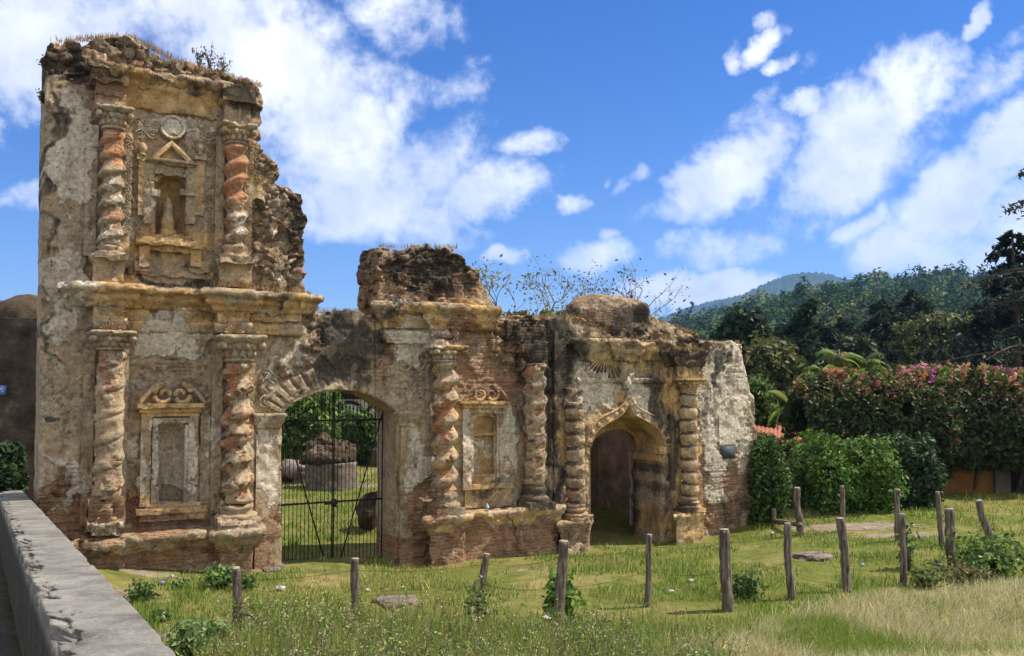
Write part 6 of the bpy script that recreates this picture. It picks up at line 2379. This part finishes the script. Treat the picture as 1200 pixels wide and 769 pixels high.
def flat_stone(px, py, w, h, lab, mat, seed):
    b = G(px, py)
    s = b[1]/FPX
    V, Q = rock((0, 0, 0), (w*s/2, .32, h*s*.6), 5, .5, 2.0, seed)
    f1, f21, cid = voronoi(V*5.)
    V[:, 2] += (cid-.5)*.05
    V[:, 2] = np.minimum(V[:, 2], h*s*.4+.05*(fbm(V*3, 2)-.5))
    o = mesh('flat_stone', V+noise_vec(V, 6, 2)*.02, Q, mat)
    o.location = b+np.array([0, .1, .0])
    tag(o, lab, 'stone', 'stones lying in the grass')


flat_stone(466, 709, 50, 13, 'flat pinkish stone slab in the weeds right of the short brown post', STONE, 4)
flat_stone(953, 655, 42, 12, 'flat broken grey stone right of the thin brown post', STONE, 6)
flat_stone(318, 668, 20, 8, 'low pale stone at the foot of the left gate pier', STONE, 7)
flat_stone(1101, 662, 16, 4, 'small pale stone chip left of the stout post', STONE, 8)

# ------------------------------------------------------------------ plants growing on the ruin
def on_front(px, py, off):
    u, h = F(px, py, off)
    return to_world(u, -off, h)


def wall_grass():
    mb = MB()
    rows = [(66, 49, 140, 43, 420, .0), (150, 42, 200, 68, 420, .0), (200, 70, 305, 101, 800, .05), (90, 335, 155, 334, 240, .38), (155, 336, 250, 337, 220, .1), (252, 335, 300, 335, 320, .38), (300, 337, 362, 345, 360, .18),
            (368, 364, 438, 367, 240, -.3), (450, 357, 577, 361, 300, .12), (445, 289, 535, 290, 260, -.3), (585, 373, 662, 372, 500, -.3), (664, 372, 700, 372, 400, -.1), (690, 396, 755, 400, 700, .1), (755, 372, 815, 392, 800, -.1), (782, 408, 824, 410, 420, .15), (822, 402, 870, 402, 320, -.2), (690, 352, 750, 350, 160, -.4)]
    for (x0, y0, x1, y1, n, off) in rows:
        P = np.array([on_front(x0+(x1-x0)*f, y0+(y1-y0)*f, off-rng.uniform(0, .25)) for f in rng.uniform(0, 1, n//6)])
        P = np.repeat(P, 6, 0)+rng.normal(0, .035, (len(P)*6, 3))*np.array([1, 1, .2])
        P[:, 2] -= .02
        V, Fs = blades(P, rng.uniform(.03, .13, len(P)), rng.uniform(.003, .006, len(P)), .7)
        c = pick([(.36, .22, .09), (.26, .15, .065), (.44, .33, .17), (.16, .12, .04)], (3, 2.4, 2, 1.2), len(P))
        mb.add(V, Fs, np.repeat(c, 5, 0))
    tag(mb.build('dry_grass', DRYM, col=True), 'dry orange grass rooted along the wall heads and cornices of the ruin', 'grass', kind='stuff')


wall_grass()


def twig_plant(px, py, off, h, lab, n=6, leafn=14):
    b = on_front(px, py, off)
    o = empty('wall_plant', b, label=lab, cat='plant', group='wild plants on the ruin')
    mb, ml = MB(), MB()
    for k in range(n):
        d = rng.normal(0, .28, 3)
        t = np.linspace(0, 1, 6)
        L = h*rng.uniform(.6, 1.1)
        P = np.stack([d[0]*L*t**1.4, d[1]*L*t**1.4, L*t-.05], 1)
        mb.add(*tube(P, np.linspace(.008, .003, 6), 4, False))
        tt = rng.uniform(.3, 1, leafn)
        Lp = np.stack([np.interp(tt, t, P[:, i]) for i in range(3)], 1)+rng.normal(0, .03, (leafn, 3))
        V, Fq = leaves(Lp, rng.uniform(.015, .04, leafn), None, .5)
        ml.add(V, Fq, np.repeat(pick([(.10, .08, .04), (.07, .08, .03)], (1, 1), leafn), 4, 0))
    mb.build('twigs', BARK, o)
    ml.build('foliage', LEAF, o, col=True)


twig_plant(233, 79, -.3, .34, 'wispy plant on the tower head, first from the broken peak')
twig_plant(246, 82, -.3, .46, 'tallest wispy plant growing on the tower head')
twig_plant(262, 86, -.3, .30, 'small wispy plant near the right shoulder of the tower head')
twig_plant(53, 76, -.1, .16, 'small dark tuft on the upper left edge of the tower', 8, 20)
twig_plant(51, 116, -.1, .15, 'small dark tuft lower on the left edge of the tower', 8, 20)
twig_plant(740, 349, -.4, .25, 'wispy plant on the rounded dark vault block', 5, 10)
twig_plant(612, 372, -.3, .22, 'wispy plant on the wall head above the leaning brick', 5, 12)

# ------------------------------------------------------------------ air
def haze():
    V, Q = box(-3200, 3600, -60, 5200, -25, 640)
    m = bpy.data.materials.new("blue_air")
    m.use_nodes = True
    t = NT(m.node_tree)
    t.n.clear()
    p = t.new('ShaderNodeVolumePrincipled')
    p.inputs['Color'].default_value = (.30, .52, 1.0, 1)
    p.inputs['Density'].default_value = .00014
    p.inputs['Anisotropy'].default_value = .2
    o = t.new('ShaderNodeOutputMaterial')
    t.l.new(p.outputs[0], o.inputs['Volume'])
    h = mesh('haze', V, Q, m)
    tag(h, kind='stuff', label='thin blue air fading the far mountain', cat='haze')


haze()
